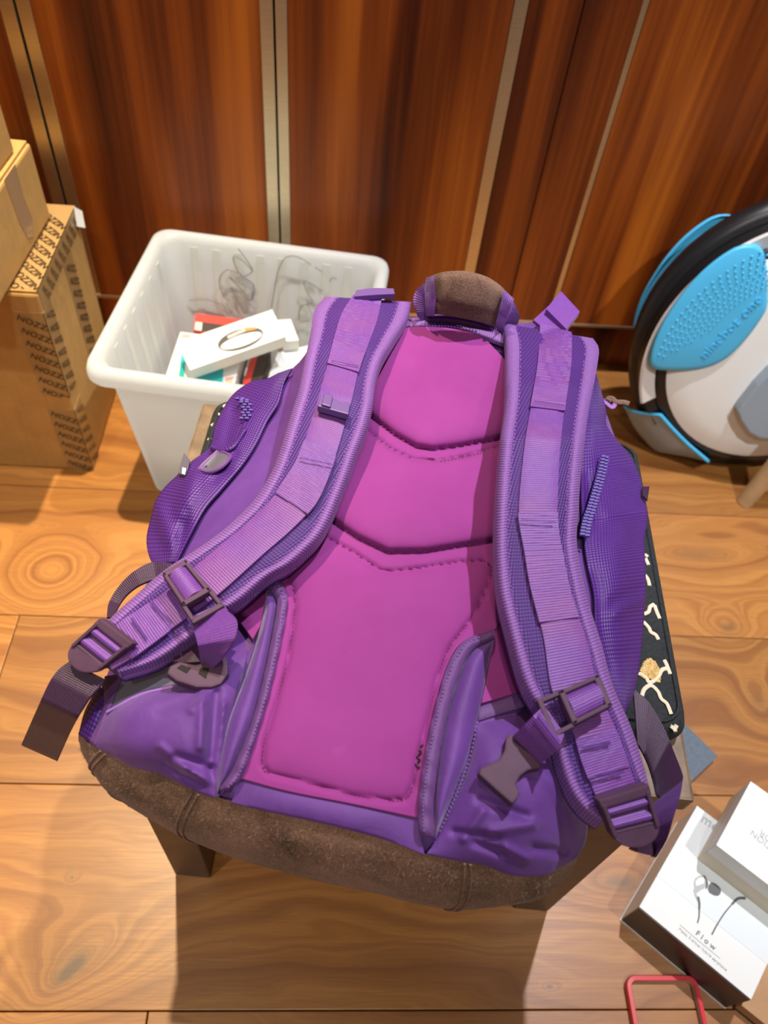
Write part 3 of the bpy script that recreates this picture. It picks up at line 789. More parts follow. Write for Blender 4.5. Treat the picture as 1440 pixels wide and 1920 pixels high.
# earbud print (coordinates in the close-up of the box)
o2 = dict(ox=1260, oy=1440, sc=8.0)
flatpoly('earbud_print', [(325, 1720), (345, 1660), (400, 1620), (460, 1605), (500, 1620), (515, 1680), (515, 1760), (480, 1810), (430, 1830), (400, 1860), (345, 1880)], 'print_light', EH + .0007, **o2)
flatpoly('earbud_print', [(350, 1700), (400, 1650), (460, 1635), (490, 1680), (480, 1730), (400, 1760), (360, 1770)], 'white', EH + .0011, **o2)
flatpoly('earbud_tip', [(460, 1605), (500, 1622), (530, 1680), (545, 1740), (530, 1800), (505, 1815), (512, 1740), (500, 1670)], 'print_grey', EH + .0012, **o2)
flatpoly('earbud_tip', [(545, 1770), (590, 1710), (650, 1730), (710, 1780), (738, 1830), (725, 1890), (690, 1918), (630, 1910), (560, 1870), (540, 1820)], 'print_grey', EH + .0009, **o2)
ribbon('cable_print', [(728, 40), (745, 95), (770, 150)], 9, 12, 'print_light')
ribbon('cable_print', [(765, 110), (778, 170), (778, 230)], 12, 9, 'print_grey', EH + .0010)
ribbon('cable_print', [(778, 220), (776, 300), (762, 362)], 6, 6, 'print_grey')
ribbon('cable_print', [(1225, 122), (1150, 128), (1095, 180)], 14, 12, 'print_grey', EH + .0010)
ribbon('cable_print', [(1095, 180), (1020, 270), (950, 380), (900, 475)], 6, 7, 'print_grey')
xd = at(1354, 1803, EH) - at(1274, 1733, EH)
text('lettering', 'F l o w', 0.0085, MT['print_grey'], at(1160 + 738 / 5.143, 1660 + 470 / 5.143, EH + .0006), xd, (0, 0, 1), eb)
text('lettering', 'Meizu 3-driver hybrid earphone', 0.0044, MT['print_light'], at(1160 + 577 / 5.143, 1660 + 425 / 5.143, EH + .0006), xd, (0, 0, 1), eb, space=1.04)
text('lettering', 'meizu', 0.017, MT['print_light'], at(1260 + 425 / 8, 1440 + 790 / 8, EH + .0010), at(1260 + 600 / 8, 1440 + 915 / 8, EH) - at(1260 + 425 / 8, 1440 + 790 / 8, EH), (0, 0, 1), eb)
ribbon('printed_rule', [(590, 378), (785, 545), (980, 705)], 1.6, 1.6, 'print_light')
adopt(eb)

ZB = EH + 0.0006
wbx = thing('gift_box', 'white lidded gift box with upside-down grey lettering on top of the earphone box', 'box', tuple(at(1400, 1620, ZB)))
c0 = at(1305, 1610, ZB); hb = 0.057
dk = at(1407, 1465, ZB + hb) - at(1342, 1585, ZB + hb); dk[2] = 0; L2 = np.linalg.norm(dk); dk /= L2
dr = np.array([dk[1], -dk[0], 0])
def G_(a, b, z): return np.array([c0[0], c0[1], 0]) + dr * a + dk * b + np.array([0, 0, z])
WB = 0.125
prism('base', [G_(0.0008, 0.0008, ZB + 0.029), G_(WB - .0008, 0.0008, ZB + 0.029), G_(WB - .0008, L2 - .0008, ZB + 0.029), G_(0.0008, L2 - .0008, ZB + 0.029)], 0.029, MT['cream'], wbx, 0.0008, n=(0, 0, 1))
prism('lid', [G_(0, 0, ZB + hb), G_(WB, 0, ZB + hb), G_(WB, L2, ZB + hb), G_(0, L2, ZB + hb)], hb - 0.0298, MT['white'], wbx, 0.001, n=(0, 0, 1))
td = at(1410, 1556, ZB + hb) - at(1448, 1586, ZB + hb)
text('lettering', 'UTION', 0.0105, MT['print_light'], at(1410, 1555, ZB + hb + .0003), td, (0, 0, 1), wbx, align='RIGHT')
text('lettering', 'OR', 0.0105, MT['print_light'], at(1427, 1555, ZB + hb + .0003), td, (0, 0, 1), wbx, align='RIGHT')
adopt(wbx)

kb = thing('mailer_box', 'flat brown kraft box at the bottom right corner', 'box', tuple(at(1440, 1915, 0)))
k0, k1 = at(1384, 1880, 0.022), at(1440, 1925, 0.022); kd = k1 - k0; kd[2] = 0; kd /= np.linalg.norm(kd); kn = np.array([-kd[1], kd[0], 0])
Q = [k0 + kd * 0.004, k0 + kd * 0.20, k0 + kd * 0.20 + kn * 0.16, k0 + kd * 0.004 + kn * 0.16]
prism('carton', Q, 0.018, MT['kraft'], kb, 0.001); cc = sum(Q) / 4
prism('bottom', [cc + (p - cc) * 1.006 - np.array([0, 0, 0.0183]) for p in Q], 0.0037, MT['espresso'], kb, 0)
adopt(kb)
w2 = thing('gift_box', 'white box mostly cut off by the right edge, lying on the kraft box', 'box', tuple(at(1440, 1800, 0.023)))
Q = [k0 + kd * 0.030 + kn * 0.052, k0 + kd * 0.17 + kn * 0.052, k0 + kd * 0.17 + kn * 0.150, k0 + kd * 0.030 + kn * 0.150]
Q = [p + np.array([0, 0, 0.026]) for p in Q]
prism('lid', Q, 0.014, MT['white'], w2, 0.0008); cc = sum(Q) / 4
prism('base', [cc + (p - cc) * 0.985 - np.array([0, 0, 0.0142]) for p in Q], 0.0113, MT['cream'], w2, 0)
adopt(w2)

# phone bumper
pb = thing('phone_bumper', 'red rubber phone bumper frame on the floor', 'phone case', tuple(at(1245, 1915, 0)))
bL, bR_ = at(1177, 1862, 0.008), at(1313, 1862, 0.008)
bw = np.linalg.norm(bR_ - bL); bd = (bR_ - bL) / bw; bl = np.array([-bd[1], bd[0], 0]); bctr = (bL + bR_) / 2
topy = np.dot(at(1245, 1829, 0.008) - bctr, bl)
LEN = 0.150
loop = [bctr + bd * x + bl * (topy - LEN / 2 + y) for x, y in rrect(bw / 2, LEN / 2, 0.012, 7)]
def loopframe(name, loop, prof, mat, par):
    V = []; F = []; c = sum(loop) / len(loop); n = len(loop); k = len(prof)
    for i in range(n):
        d = loop[(i + 1) % n] - loop[i - 1]; d /= np.linalg.norm(d); o = np.array([d[1], -d[0], 0])
        if np.dot(o, loop[i] - c) < 0: o = -o
        for a, z in prof: V.append(loop[i] + o * a + np.array([0, 0, z - loop[i][2]]))
    for i in range(n):
        for j in range(k):
            F.append((i * k + j, i * k + (j + 1) % k, ((i + 1) % n) * k + (j + 1) % k, ((i + 1) % n) * k + j))
    return mesh(name, V, F, mat, par, True, None, 50)
loopframe('frame', loop, [(0, 0.0005), (0.0006, 0.003), (0.0006, 0.007), (-0.0005, 0.0095), (-0.0048, 0.0098), (-0.0056, 0.0085), (-0.0050, 0.0078), (-0.0050, 0.0022), (-0.0056, 0.0012), (-0.003, 0.0002)], MT['red'], pb)
loopframe('liner', loop, [(-0.0051, 0.0022), (-0.0051, 0.0078), (-0.0057, 0.0078), (-0.0057, 0.0022)], MT['bumper_in'], pb)
adopt(pb)

# pale furniture leg at the right edge
fg = thing('chair', 'pale round wooden chair leg leaning in at the right edge', 'chair', tuple(at(1396, 940, 0)))
f0 = at(1396, 941, 0.0); f1 = at(1440, 852, 0.10); dirv = (f1 - f0); dirv = dirv / np.linalg.norm(dirv)
fd = f0 + np.array([0.030, -0.002, 0.0])
top = f0 + np.array([0.055, 0.01, 0.44])
tube('leg', [f0 + (top - f0) * k / 8 for k in range(9)], [0.0145, 0.0155, 0.0165, 0.0175, 0.018, 0.0185, 0.019, 0.0195, 0.02], MT['beech'], fg, 20)
adopt(fg)

# ================================================================== BACKPACK
bp = thing('backpack', 'purple backpack lying on the stool, magenta back panel up', 'backpack', tuple(S(-SW / 2, 0.17, 0.448)))
# height of the pack's upper skin, from what the photograph shows of its slopes
ZC = [(650, 1350, .562), (780, 930, .566), (850, 640, .556), (640, 1530, .552), (430, 1470, .546), (810, 1570, .546),
      (320, 1390, .545), (220, 1320, .532), (160, 1380, .512), (1000, 1480, .552), (1085, 1600, .516), (1060, 1420, .55),
      (480, 960, .542), (420, 1000, .528), (350, 960, .506), (285, 1000, .478), (500, 730, .512), (430, 760, .488), (620, 570, .545),
      (1110, 1150, .540), (1165, 1050, .514), (1212, 950, .478), (1195, 1180, .488), (1160, 1330, .515), (1140, 760, .512), (1180, 850, .482), (1110, 650, .535),
      (870, 600, .548), (780, 590, .540), (960, 605, .542), (300, 1445, .534), (560, 1530, .546), (720, 1570, .546), (900, 1620, .540), (1020, 1640, .524),
      (230, 1180, .50), (560, 1100, .558), (930, 1250, .554), (900, 1000, .562), (660, 800, .556)]
_P = np.array([(a / 1000, b / 1000) for a, b, _ in ZC]); _z = np.array([c for *_, c in ZC])
def _phi(r): return np.where(r > 1e-9, r * r * np.log(np.maximum(r, 1e-9)), 0)
_K = _phi(np.linalg.norm(_P[:, None] - _P[None], axis=2)) + np.eye(len(_P)) * 0.004
_A = np.block([[_K, np.hstack([np.ones((len(_P), 1)), _P])], [np.hstack([np.ones((len(_P), 1)), _P]).T, np.zeros((3, 3))]])
_w = np.linalg.solve(_A, np.concatenate([_z, np.zeros(3)]))
def ZM(px, py):
    q = np.array([px / 1000, py / 1000])
    return float(_phi(np.linalg.norm(_P - q, axis=1)) @ _w[:-3] + _w[-3] + q @ _w[-2:])

LEATHER_T = [(147, 1373), (165, 1392), (190, 1405), (242, 1433), (294, 1446), (341, 1468), (380, 1487), (436, 1502), (530, 1524), (617, 1543), (720, 1570), (794, 1600), (850, 1610), (910, 1621), (962, 1638), (1019, 1640), (1045, 1629), (1082, 1608)]
LEATHER_B = [(147, 1388), (160, 1418), (190, 1456), (242, 1507), (294, 1541), (358, 1575), (444, 1610), (530, 1634), (617, 1657), (700, 1674), (775, 1692), (850, 1704), (910, 1697), (962, 1682), (1019, 1663), (1060, 1640), (1082, 1618)]
BODY_L = [(640, 578), (600, 620), (560, 680), (500, 725), (450, 770), (410, 840), (350, 920), (310, 1000), (290, 1060), (240, 1170), (190, 1290), (147, 1375)]
BODY_R = [(1000, 604), (1095, 650), (1128, 750), (1160, 840), (1192, 930), (1200, 1050), (1195, 1180), (1170, 1310), (1140, 1420), (1112, 1520), (1082, 1610)]
BODY_T = [(640, 578), (700, 590), (790, 596), (870, 602), (940, 606), (1000, 604)]
n, m = 60, 44
g = coons(BODY_L, BODY_R, BODY_T, [(147, 1375)] + LEATHER_T[1:], n, m)
G = np.array([[at(*g[i, j], ZM(*g[i, j]) - 0.004) for j in range(m)] for i in range(n)])
V = list(G.reshape(-1, 3)); F = []
for i in range(n - 1):
    for j in range(m - 1):
        a = i * m + j; F.append((a, a + m, a + m + 1, a + 1))
loop = [(0, j) for j in range(m)] + [(i, m - 1) for i in range(1, n)] + [(n - 1, j) for j in range(m - 2, -1, -1)] + [(i, 0) for i in range(n - 2, 0, -1)]
ctr = G.mean(axis=(0, 1)); prev = [a * m + b for a, b in loop]
for frac, grow in ((0.35, 1.012), (0.7, 1.0), (1.0, 0.94)):
    cur = []
    for a, b in loop:
        p = G[a, b]; z = p[2] + (0.4500 - p[2]) * frac
        V.append(np.array([ctr[0] + (p[0] - ctr[0]) * grow, ctr[1] + (p[1] - ctr[1]) * grow, z])); cur.append(len(V) - 1)
    for k in range(len(loop)):
        F.append((prev[k], prev[(k + 1) % len(loop)], cur[(k + 1) % len(loop)], cur[k]))
    prev = cur
V.append(np.array([ctr[0], ctr[1], 0.4500]))
for k in range(len(loop)): F.append((prev[k], prev[(k + 1) % len(loop)], len(V) - 1))
bo = mesh('pack_body', V, F, MT['satin'], bp, True, [(v[0], v[1]) for v in V])
bm = bmesh.new(); bm.from_mesh(bo.data); bmesh.ops.recalc_face_normals(bm, faces=bm.faces); bm.to_mesh(bo.data); bm.free()
for p in bo.data.polygons: p.use_smooth = True

def patch(name, L, R, T, B, off, mat, parent, n=40, m=30, thick=0.0, bulge=0.0, fn=None, edge=0.0, power=2.0):
    g = coons(L, R, T, B, n, m); G = []
    for i in range(n):
        row = []
        for j in range(m):
            u, v = j / (m - 1), i / (n - 1)
            w = (1 - abs(2 * u - 1) ** power) * (1 - abs(2 * v - 1) ** power)
            z = ZM(*g[i, j]) + off + bulge * w
            if fn: z += fn(u, v, g[i, j]) * min(1.0, 3.0 * w)
            row.append(at(g[i, j][0], g[i, j][1], z))
        G.append(row)
    return grid_mesh(name, G, mat, parent, thick)
def seg_dist(px, py, poly):
    P = np.array(poly, float); a, b = P[:-1], P[1:]; q = np.array([px, py])
    ab = b - a; t = np.clip(((q - a) * ab).sum(1) / np.maximum((ab * ab).sum(1), 1e-9), 0, 1)
    return float(np.min(np.linalg.norm(q - (a + ab * t[:, None]), axis=1)))
def inside(px, py, poly):
    c = False; j = len(poly) - 1
    for i in range(len(poly)):
        xi, yi = poly[i]; xj, yj = poly[j]
        if (yi > py) != (yj > py) and px < (xj - xi) * (py - yi) / (yj - yi) + xi: c = not c
        j = i
    return c
def stitches(name, pts, zf, mat, parent, step=7.0, dash=0.55, r=0.0005):
    C = cr(pts, 400); d = np.concatenate([[0], np.cumsum(np.linalg.norm(np.diff(C, axis=0), axis=1))])
    V = []; F = []
    s = 0.0
    while s + step * dash < d[-1]:
        e = [np.array([np.interp(x, d, C[:, 0]), np.interp(x, d, C[:, 1])]) for x in (s, s + step * dash)]
        a, b = [at(q[0], q[1], zf(*q)) for q in e]
        dv = b - a; L_ = np.linalg.norm(dv)
        if L_ > 1e-6:
            dv /= L_; x = np.cross(dv, (0, 0, 1)); x /= np.linalg.norm(x); k = len(V)
            for p, q in ((a, .6), ((a + b) / 2, 1), (b, .6)):
                V += [p - x * r * q, p + np.array([0, 0, r * q]), p + x * r * q, p - np.array([0, 0, r])]
            for h in (0, 4):
                for w in range(4): F.append((k + h + w, k + h + (w + 1) % 4, k + h + 4 + (w + 1) % 4, k + h + 4 + w))
            F.append((k + 3, k + 2, k + 1, k)); F.append((k + 8, k + 9, k + 10, k + 11))
        s += step
    o = mesh(name, V, F, mat, parent, False); o['kind'] = 'stuff'
    return o

# ---- magenta back panel
LINE1 = [(640, 745), (693, 779), (741, 816), (780, 838), (811, 843), (853, 838), (914, 827), (960, 818)]
LINE1B = [(630, 772), (684, 807), (735, 844), (774, 862), (825, 865), (870, 857), (921, 844), (960, 836)]
LINE2 = [(560, 935), (620, 973), (670, 1007), (727, 1034), (797, 1033), (853, 1024), (921, 1013), (960, 1006)]
LOWPAD = [(539, 1068), (550, 1110), (553, 1141), (541, 1233), (517, 1322), (495, 1394), (492, 1435), (505, 1451), (581, 1469), (662, 1491), (726, 1501), (759, 1499), (775, 1471), (783, 1423), (803, 1342), (819, 1274), (843, 1213), (887, 1157), (914, 1100), (921, 1068), (908, 1052), (863, 1054), (800, 1064), (750, 1071), (715, 1071), (660, 1035), (600, 1002), (560, 978)]
LOWPOLY = LOWPAD + [(520, 1020)]
TOPPOLY = LINE1 + [(960, 560), (640, 560)]
MIDPOLY = LINE1B + [(960, 1006)] + LINE2[::-1]
PANEL_L = [(745, 618), (715, 650), (690, 720), (672, 780), (630, 860), (590, 950), (545, 1030), (517, 1075), (535, 1112), (537, 1141), (513, 1266), (489, 1354), (452, 1459)]
PANEL_R = [(915, 640), (955, 690), (962, 760), (955, 860), (950, 960), (948, 1060), (945, 1130), (928, 1179), (871, 1201), (843, 1237), (821, 1302), (799, 1402), (784, 1533)]
PANEL_T = [(745, 618), (774, 613), (815, 613), (853, 617), (890, 626), (915, 640)]
PANEL_B = [(452, 1459), (541, 1483), (662, 1507), (784, 1533)]
def panel_relief(px, py):
    z = 0.0
    dmin = min(seg_dist(px, py, LINE1), seg_dist(px, py, LINE1B), seg_dist(px, py, LINE2), seg_dist(px, py, LOWPAD))
    def ease(d, w): 
        t = min(1.0, d / w); return math.sqrt(max(0.0, 1 - (1 - t) ** 2))
    if inside(px, py, TOPPOLY): z += 0.0125 * ease(seg_dist(px, py, LINE1), 60)
    elif inside(px, py, MIDPOLY): z += 0.0030 * ease(seg_dist(px, py, LINE1B), 30) + 0.0100 * ease(seg_dist(px, py, LINE2), 70)
    elif inside(px, py, LOWPOLY): z += 0.0036 * ease(seg_dist(px, py, LOWPAD), 55)
    else: z += 0.0022 * ease(dmin, 14)
    z -= 0.0014 * math.exp(-(dmin / 4.0) ** 2)
    return z
def panel_z(px, py): return ZM(px, py) + 0.003 + panel_relief(px, py)
g = coons(PANEL_L, PANEL_R, PANEL_T, PANEL_B, 190, 84)
G = [[at(*g[i, j], panel_z(*g[i, j])) for j in range(84)] for i in range(190)]
neo = grid_mesh('back_panel', G, MT['neo'], bp, 0.007)
neo['label'] = 'matte magenta padded back panel'
for L_, st_ in ((LINE1, 6.5), (LINE1B[4:], 7.0), (LINE2, 6.5), (LOWPAD[1:24], 8.0)):
    stitches('stitching', L_, lambda a, b: panel_z(a, b) + 0.0004, MT['neo_dark'], neo, st_, 0.6, 0.00042)
# ink mark near the lower right of the panel
MK = [(793, 1397), (786, 1405), (790, 1412), (781, 1420), (788, 1426), (779, 1434), (787, 1440)]
tube('ink_mark', [at(a, b, panel_z(a, b) + 0.0006) for a, b in cr(MK, 30)], 0.0006, MT['ink'], neo, 5)
# ---- wings of the panel either side, with their tape hems
patch('panel_wing', [(501, 1098), (470, 1115), (430, 1142)], [(512, 1115), (500, 1150), (474, 1198)], [(501, 1098), (512, 1115)], [(430, 1142), (452, 1168), (474, 1198)], 0.002, MT['neo'], bp, 14, 12, 0.004)
patch('panel_wing', [(932, 1155), (920, 1230), (903, 1318)], [(950, 1150), (965, 1230), (990, 1292)], [(932, 1155), (950, 1150)], [(903, 1318), (945, 1306), (990, 1292)], 0.002, MT['neo'], bp, 16, 12, 0.004)
sheet('wing_hem', [(428, 1146), (452, 1170), (476, 1200)], [(412, 1178), (440, 1205), (462, 1234)], lambda s: 0.536 + 0.012 * s, MT['bind_dark'], bp, 16, 6, 0.002, bulge=0.001)
sheet('wing_hem', [(900, 1322), (945, 1306), (1000, 1288)], [(896, 1352), (945, 1336), (1008, 1318)], lambda s: 0.557 - 0.002 * s, MT['bind_dark'], bp, 16, 6, 0.002, bulge=0.001)
# ---- satin flaps and plum binding that run down both sides of the panel's foot
BL_IN = [(519, 1080), (535, 1106), (538, 1141), (513, 1266), (489, 1354), (457, 1447), (432, 1478)]
BL_OUT = [(500, 1098), (515, 1117), (519, 1141), (497, 1257), (473, 1350), (437, 1440), (410, 1480)]
BR_IN = [(928, 1179), (871, 1201), (843, 1241), (822, 1302), (799, 1402), (785, 1503), (786, 1562)]
BR_OUT = [(927, 1198), (886, 1217), (865, 1257), (843, 1322), (827, 1402), (814, 1503), (816, 1569)]
FL_OUT = [(499, 1117), (490, 1165), (474, 1222), (455, 1280), (428, 1354), (411, 1430), (407, 1484)]
FR_OUT = [(926, 1201), (912, 1266), (897, 1340), (875, 1423), (846, 1500), (828, 1545), (818, 1570)]
def zflap(s): return 0.0
sheet('side_flap', FL_OUT, BL_OUT, 0.0, MT['satin'], bp, 40, 10, 0.003, fn=lambda s, t, p: ZM(*p) + 0.004 + 0.006 * math.sin(math.pi * t))
sheet('side_flap', BR_OUT, FR_OUT, 0.0, MT['satin'], bp, 40, 10, 0.003, fn=lambda s, t, p: ZM(*p) + 0.004 + 0.007 * math.sin(math.pi * t))
for a, b in ((BL_OUT, BL_IN), (BR_IN, BR_OUT)):
    bi = sheet('panel_binding', a, b, 0.0, MT['bind_dark'], bp, 60, 8, 0.003, fn=lambda s, t, p: ZM(*p) + 0.009 + 0.002 * math.sin(math.pi * t) + 0.0006 * math.sin(s * 60))
    A_, B_ = cr(a, 60), cr(b, 60); inner = (A_ * 0.3 + B_ * 0.7) if a is BL_OUT else (A_ * 0.7 + B_ * 0.3)
    stitches('stitching', inner, lambda x, y: ZM(x, y) + 0.0112, MT['stitch'], bi, 7.5, 0.6, 0.0005)
# ---- satin band between panel and leather
patch('foot_band', [(450, 1457), (440, 1480), (434, 1504)], [(786, 1532), (790, 1565), (796, 1602)], PANEL_B, [(434, 1504), (530, 1526), (617, 1545), (720, 1572), (796, 1602)], 0.003, MT['satin'], bp, 12, 40, 0.003, 0.002)
# ---- puffy satin corner pockets with creases
def crease(px, py, list_):
    z = 0.0
    for (x0, y0, x1, y1, w, a) in list_:
        z += 0.75 * a * math.exp(-(seg_dist(px, py, [(x0, y0), (x1, y1)]) / w) ** 2)
    return z
CL = [(405, 1300, 395, 1420, 10, -.006), (380, 1290, 375, 1400, 9, .004), (330, 1420, 400, 1440, 10, -.005), (345, 1440, 420, 1480, 8, .004), (300, 1400, 350, 1440, 9, .003),
      (395, 1440, 405, 1490, 7, -.006), (360, 1330, 410, 1280, 10, .004), (300, 1330, 385, 1300, 12, -.003), (420, 1320, 418, 1400, 7, .004), (310, 1435, 380, 1475, 6, -.004)]
patch('corner_pocket', [(203, 1328), (185, 1360), (168, 1394)], [(462, 1232), (430, 1350), (408, 1486)], [(203, 1328), (260, 1298), (330, 1282), (400, 1262), (462, 1232)], [(168, 1394), (242, 1434), (294, 1448), (341, 1470), (380, 1488), (408, 1494)],
      0.003, MT['satin'], bp, 70, 70, 0.005, 0.016, lambda u, v, p: crease(p[0], p[1], CL), power=3)
CRR = [(900, 1500, 985, 1530, 9, -.004), (920, 1560, 1000, 1545, 10, .004), (890, 1580, 940, 1600, 8, -.005), (1000, 1590, 1060, 1600, 9, -.005), (905, 1520, 870, 1570, 9, .004),
       (950, 1590, 990, 1610, 8, .004), (1000, 1420, 1050, 1500, 14, .003), (850, 1560, 930, 1570, 8, -.004), (1040, 1460, 1085, 1560, 12, .003)]
patch('corner_pocket', [(896, 1358), (880, 1435), (850, 1510), (818, 1575), (800, 1600)], [(1010, 1336), (1060, 1420), (1098, 1510), (1100, 1570), (1082, 1608)], [(896, 1358), (950, 1346), (1010, 1336)], [(800, 1600), (850, 1611), (910, 1622), (962, 1640), (1019, 1641), (1045, 1630), (1082, 1608)],
      0.003, MT['satin'], bp, 70, 70, 0.005, 0.015, lambda u, v, p: crease(p[0], p[1], CRR), power=3)
stitches('stitching', [(896, 1352), (878, 1432), (850, 1505), (822, 1565)], lambda x, y: ZM(x, y) + 0.0062, MT['stitch'], bp, 8, 0.6, 0.0005)
# grey coated lining showing above the left corner pocket
patch('pocket_lining', [(232, 1262), (215, 1295), (200, 1330)], [(420, 1220), (425, 1250), (410, 1272)], [(232, 1262), (330, 1235), (420, 1220)], [(200, 1330), (262, 1298), (330, 1283), (410, 1272)], 0.004, MT['lining'], bp, 14, 24, 0.002)
sheet('lining_edge', [(198, 1333), (262, 1300), (328, 1284)], [(200, 1337), (263, 1304), (329, 1288)], 0.0, MT['stitch'], bp, 30, 4, 0.002, fn=lambda s, t, p: ZM(*p) + 0.0078)
patch('side_binding', [(196, 1268), (192, 1330), (168, 1390)], [(232, 1262), (206, 1330), (178, 1398)], [(196, 1268), (232, 1262)], [(168, 1390), (178, 1398)], 0.005, MT['bind_dark'], bp, 20, 6, 0.003, 0.002)
patch('side_gusset', [(186, 1285), (160, 1330), (147, 1376)], [(200, 1300), (192, 1340), (170, 1392)], [(186, 1285), (200, 1300)], [(147, 1376), (170, 1392)], 0.004, MT['ball'], bp, 20, 8, 0.003, 0.003)

# ---- suede foot of the pack: a wall from the corner pockets down to the underside
nT = 90; TT, BB = cr(LEATHER_T, nT), cr(LEATHER_B, nT)
G = []
for i in range(nT):
    s = i / (nT - 1); zt = ZM(*TT[i]) + 0.002
    end = min(1.0, min(s, 1 - s) * 9)
    zb = zt - 0.010 - 0.082 * end ** 0.7
    p0 = at(TT[i][0], TT[i][1], zt); p1 = at(BB[i][0], BB[i][1], zb)
    tang = TT[min(i + 1, nT - 1)] - TT[max(i - 1, 0)]
    row = []
    for j in range(15):
        v = j / 14
        p = p0 * (1 - v) + p1 * v
        out = np.array([p1[0] - ctr[0], p1[1] - ctr[1], 0]); out /= np.linalg.norm(out)
        p = p + out * (0.011 * end * math.sin(math.pi * v)) + np.array([0, 0, 0.006 * end * math.sin(math.pi * v)])
        row.append(p)
    under = row[-1]
    for j in range(1, 6):
        v = j / 5; inn = np.array([ctr[0] - p1[0], ctr[1] - p1[1], 0]); inn /= np.linalg.norm(inn)
        row.append(under + inn * (0.05 * v) - np.array([0, 0, 0.010 * end * math.sin(v * math.pi / 2)]))
    G.append(row)
su_ = grid_mesh('suede_base', G, MT['suede'], bp, 0.0)
su_['label'] = 'worn brown suede base'
SG = G
def suede_pt(s, v):
    x = s * (nT - 1); i = min(int(x), nT - 2); f = x - i; y = v * 14; j = min(int(y), 13); h = y - j
    return (SG[i][j] * (1 - f) + SG[i + 1][j] * f) * (1 - h) + (SG[i][j + 1] * (1 - f) + SG[i + 1][j + 1] * f) * h
def nearest_s(px): return int(np.argmin(np.abs(TT[:, 0] - px))) / (nT - 1)
for px, px2 in ((192, 188), (372, 356), (872, 836)):
    for dx in (-5, 5):
        sa, sb = nearest_s(px + dx), int(np.argmin(np.abs(BB[:, 0] - px2 - dx))) / (nT - 1)
        tube('suede_seam', [suede_pt(sa + (sb - sa) * v, v) + np.array([0, -0.0006, 0.0008]) for v in np.linspace(0.02, 0.98, 14)], 0.0009, MT['suede'], su_, 6)
V = []; F = []
for k in range(2600):
    s, v = random.uniform(0.02, 0.97), random.uniform(0.02, 1.0)
    p = suede_pt(s, v); q = suede_pt(min(s + .004, 1), v); r_ = suede_pt(s, min(v + .03, 1))
    nrm = np.cross(r_ - suede_pt(s, max(v - .03, 0)), q - p); L_ = np.linalg.norm(nrm)
    if L_ < 1e-9: continue
    nrm /= L_; nrm = nrm if nrm[2] > 0 else -nrm
    d = nrm * 0.5 + np.array([random.uniform(-1, 1), random.uniform(-1, 1), random.uniform(-.6, .6)]); d /= np.linalg.norm(d)
    ln = random.uniform(0.0012, 0.0035); w = np.cross(d, (0.3, 0.2, 0.9)); w /= np.linalg.norm(w); k0_ = len(V)
    V += [p - w * 0.00009, p + w * 0.00009, p + d * ln]; F.append((k0_, k0_ + 1, k0_ + 2))
hr = mesh('suede_fibre', V, F, MT['hair'], su_, False); hr['kind'] = 'stuff'
# dark webbing stub below the left corner
sheet('compression_strap', [(190, 1456), (205, 1490), (250, 1510)], [(215, 1470), (240, 1495), (275, 1520)], [0.47, 0.45, 0.445], MT['web_dark'], bp, 10, 5, 0.003)

# ---- side pockets, ballistic nylon
LPK_L = [(520, 700), (500, 710), (470, 716), (440, 736), (420, 763), (402, 800), (393, 838), (360, 864), (335, 888), (310, 912), (291, 940), (284, 967), (275, 1005), (277, 1035), (286, 1056)]
LPK_R = [(548, 690), (533, 715), (522, 755), (502, 787), (480, 832), (455, 870), (415, 917), (385, 952), (360, 997), (332, 1052)]
CP = [(440, 770, 425, 830, 12, -.006), (360, 890, 345, 960, 16, .008), (300, 960, 330, 1040, 16, .008), (350, 960, 330, 1050, 10, -.006), (400, 900, 440, 850, 10, -.004), (395, 855, 420, 880, 14, -.004)]
patch('side_pocket', LPK_L, LPK_R, [(520, 700), (548, 690)], [(286, 1056), (332, 1052)], 0.004, MT['ball'], bp, 60, 24, 0.003, 0.008, lambda u, v, p: crease(p[0], p[1], CP))
OPN = cr([(372, 880), (385, 867), (402, 852), (410, 846), (427, 852), (432, 857), (420, 872), (405, 882), (390, 886), (372, 880)], 28)[:-1]
oc = OPN.mean(axis=0); V = [at(*oc, ZM(*oc) + 0.0125)]; F = []
for k_, h_ in ((0.6, 0.0128), (0.95, 0.0135)):
    V += [at(*(oc + (q - oc) * k_), ZM(*q) + h_) for q in OPN]
no_ = len(OPN)
for k in range(no_):
    F.append((0, 1 + k, 1 + (k + 1) % no_)); F.append((1 + k, 1 + no_ + k, 1 + no_ + (k + 1) % no_, 1 + (k + 1) % no_))
po_ = mesh('pocket_opening', V, F, MT['lining'], bp, True)
tube('opening_hem', [at(q[0], q[1], ZM(*q) + 0.0125) for q in list(OPN) + [OPN[0]]], 0.0016, MT['bind_dark'], po_, 6)
sheet('pocket_fold', [(396, 832), (418, 838), (440, 826), (456, 800)], [(394, 842), (416, 847), (440, 838), (462, 806)], 0.0, MT['ball'], bp, 24, 6, 0.002, fn=lambda s, t, p: ZM(*p) + 0.0135 + 0.002 * math.sin(math.pi * t))
zl = [(452, 748), (460, 755), (463, 770), (460, 785)]
zt_ = []
for k, q in enumerate(cr(zl, 9)):
    for sx in (-5, 5):
        c0_ = at(q[0] + sx + (2 if k % 2 else -2), q[1], ZM(*q) + 0.014)
        zt_.append(box('zipper_tooth', c0_ - np.array([.0016, .0010, .0012]), c0_ + np.array([.0016, .0010, .0012]), MT['zip'], None, 0))
for o in zt_: o.parent = bp
patch('pull_tab', [(345, 849), (338, 870), (334, 886)], [(356, 862), (352, 880), (346, 892)], [(345, 849), (356, 862)], [(334, 886), (346, 892)], 0.014, MT['lining'], bp, 8, 5, 0.002)
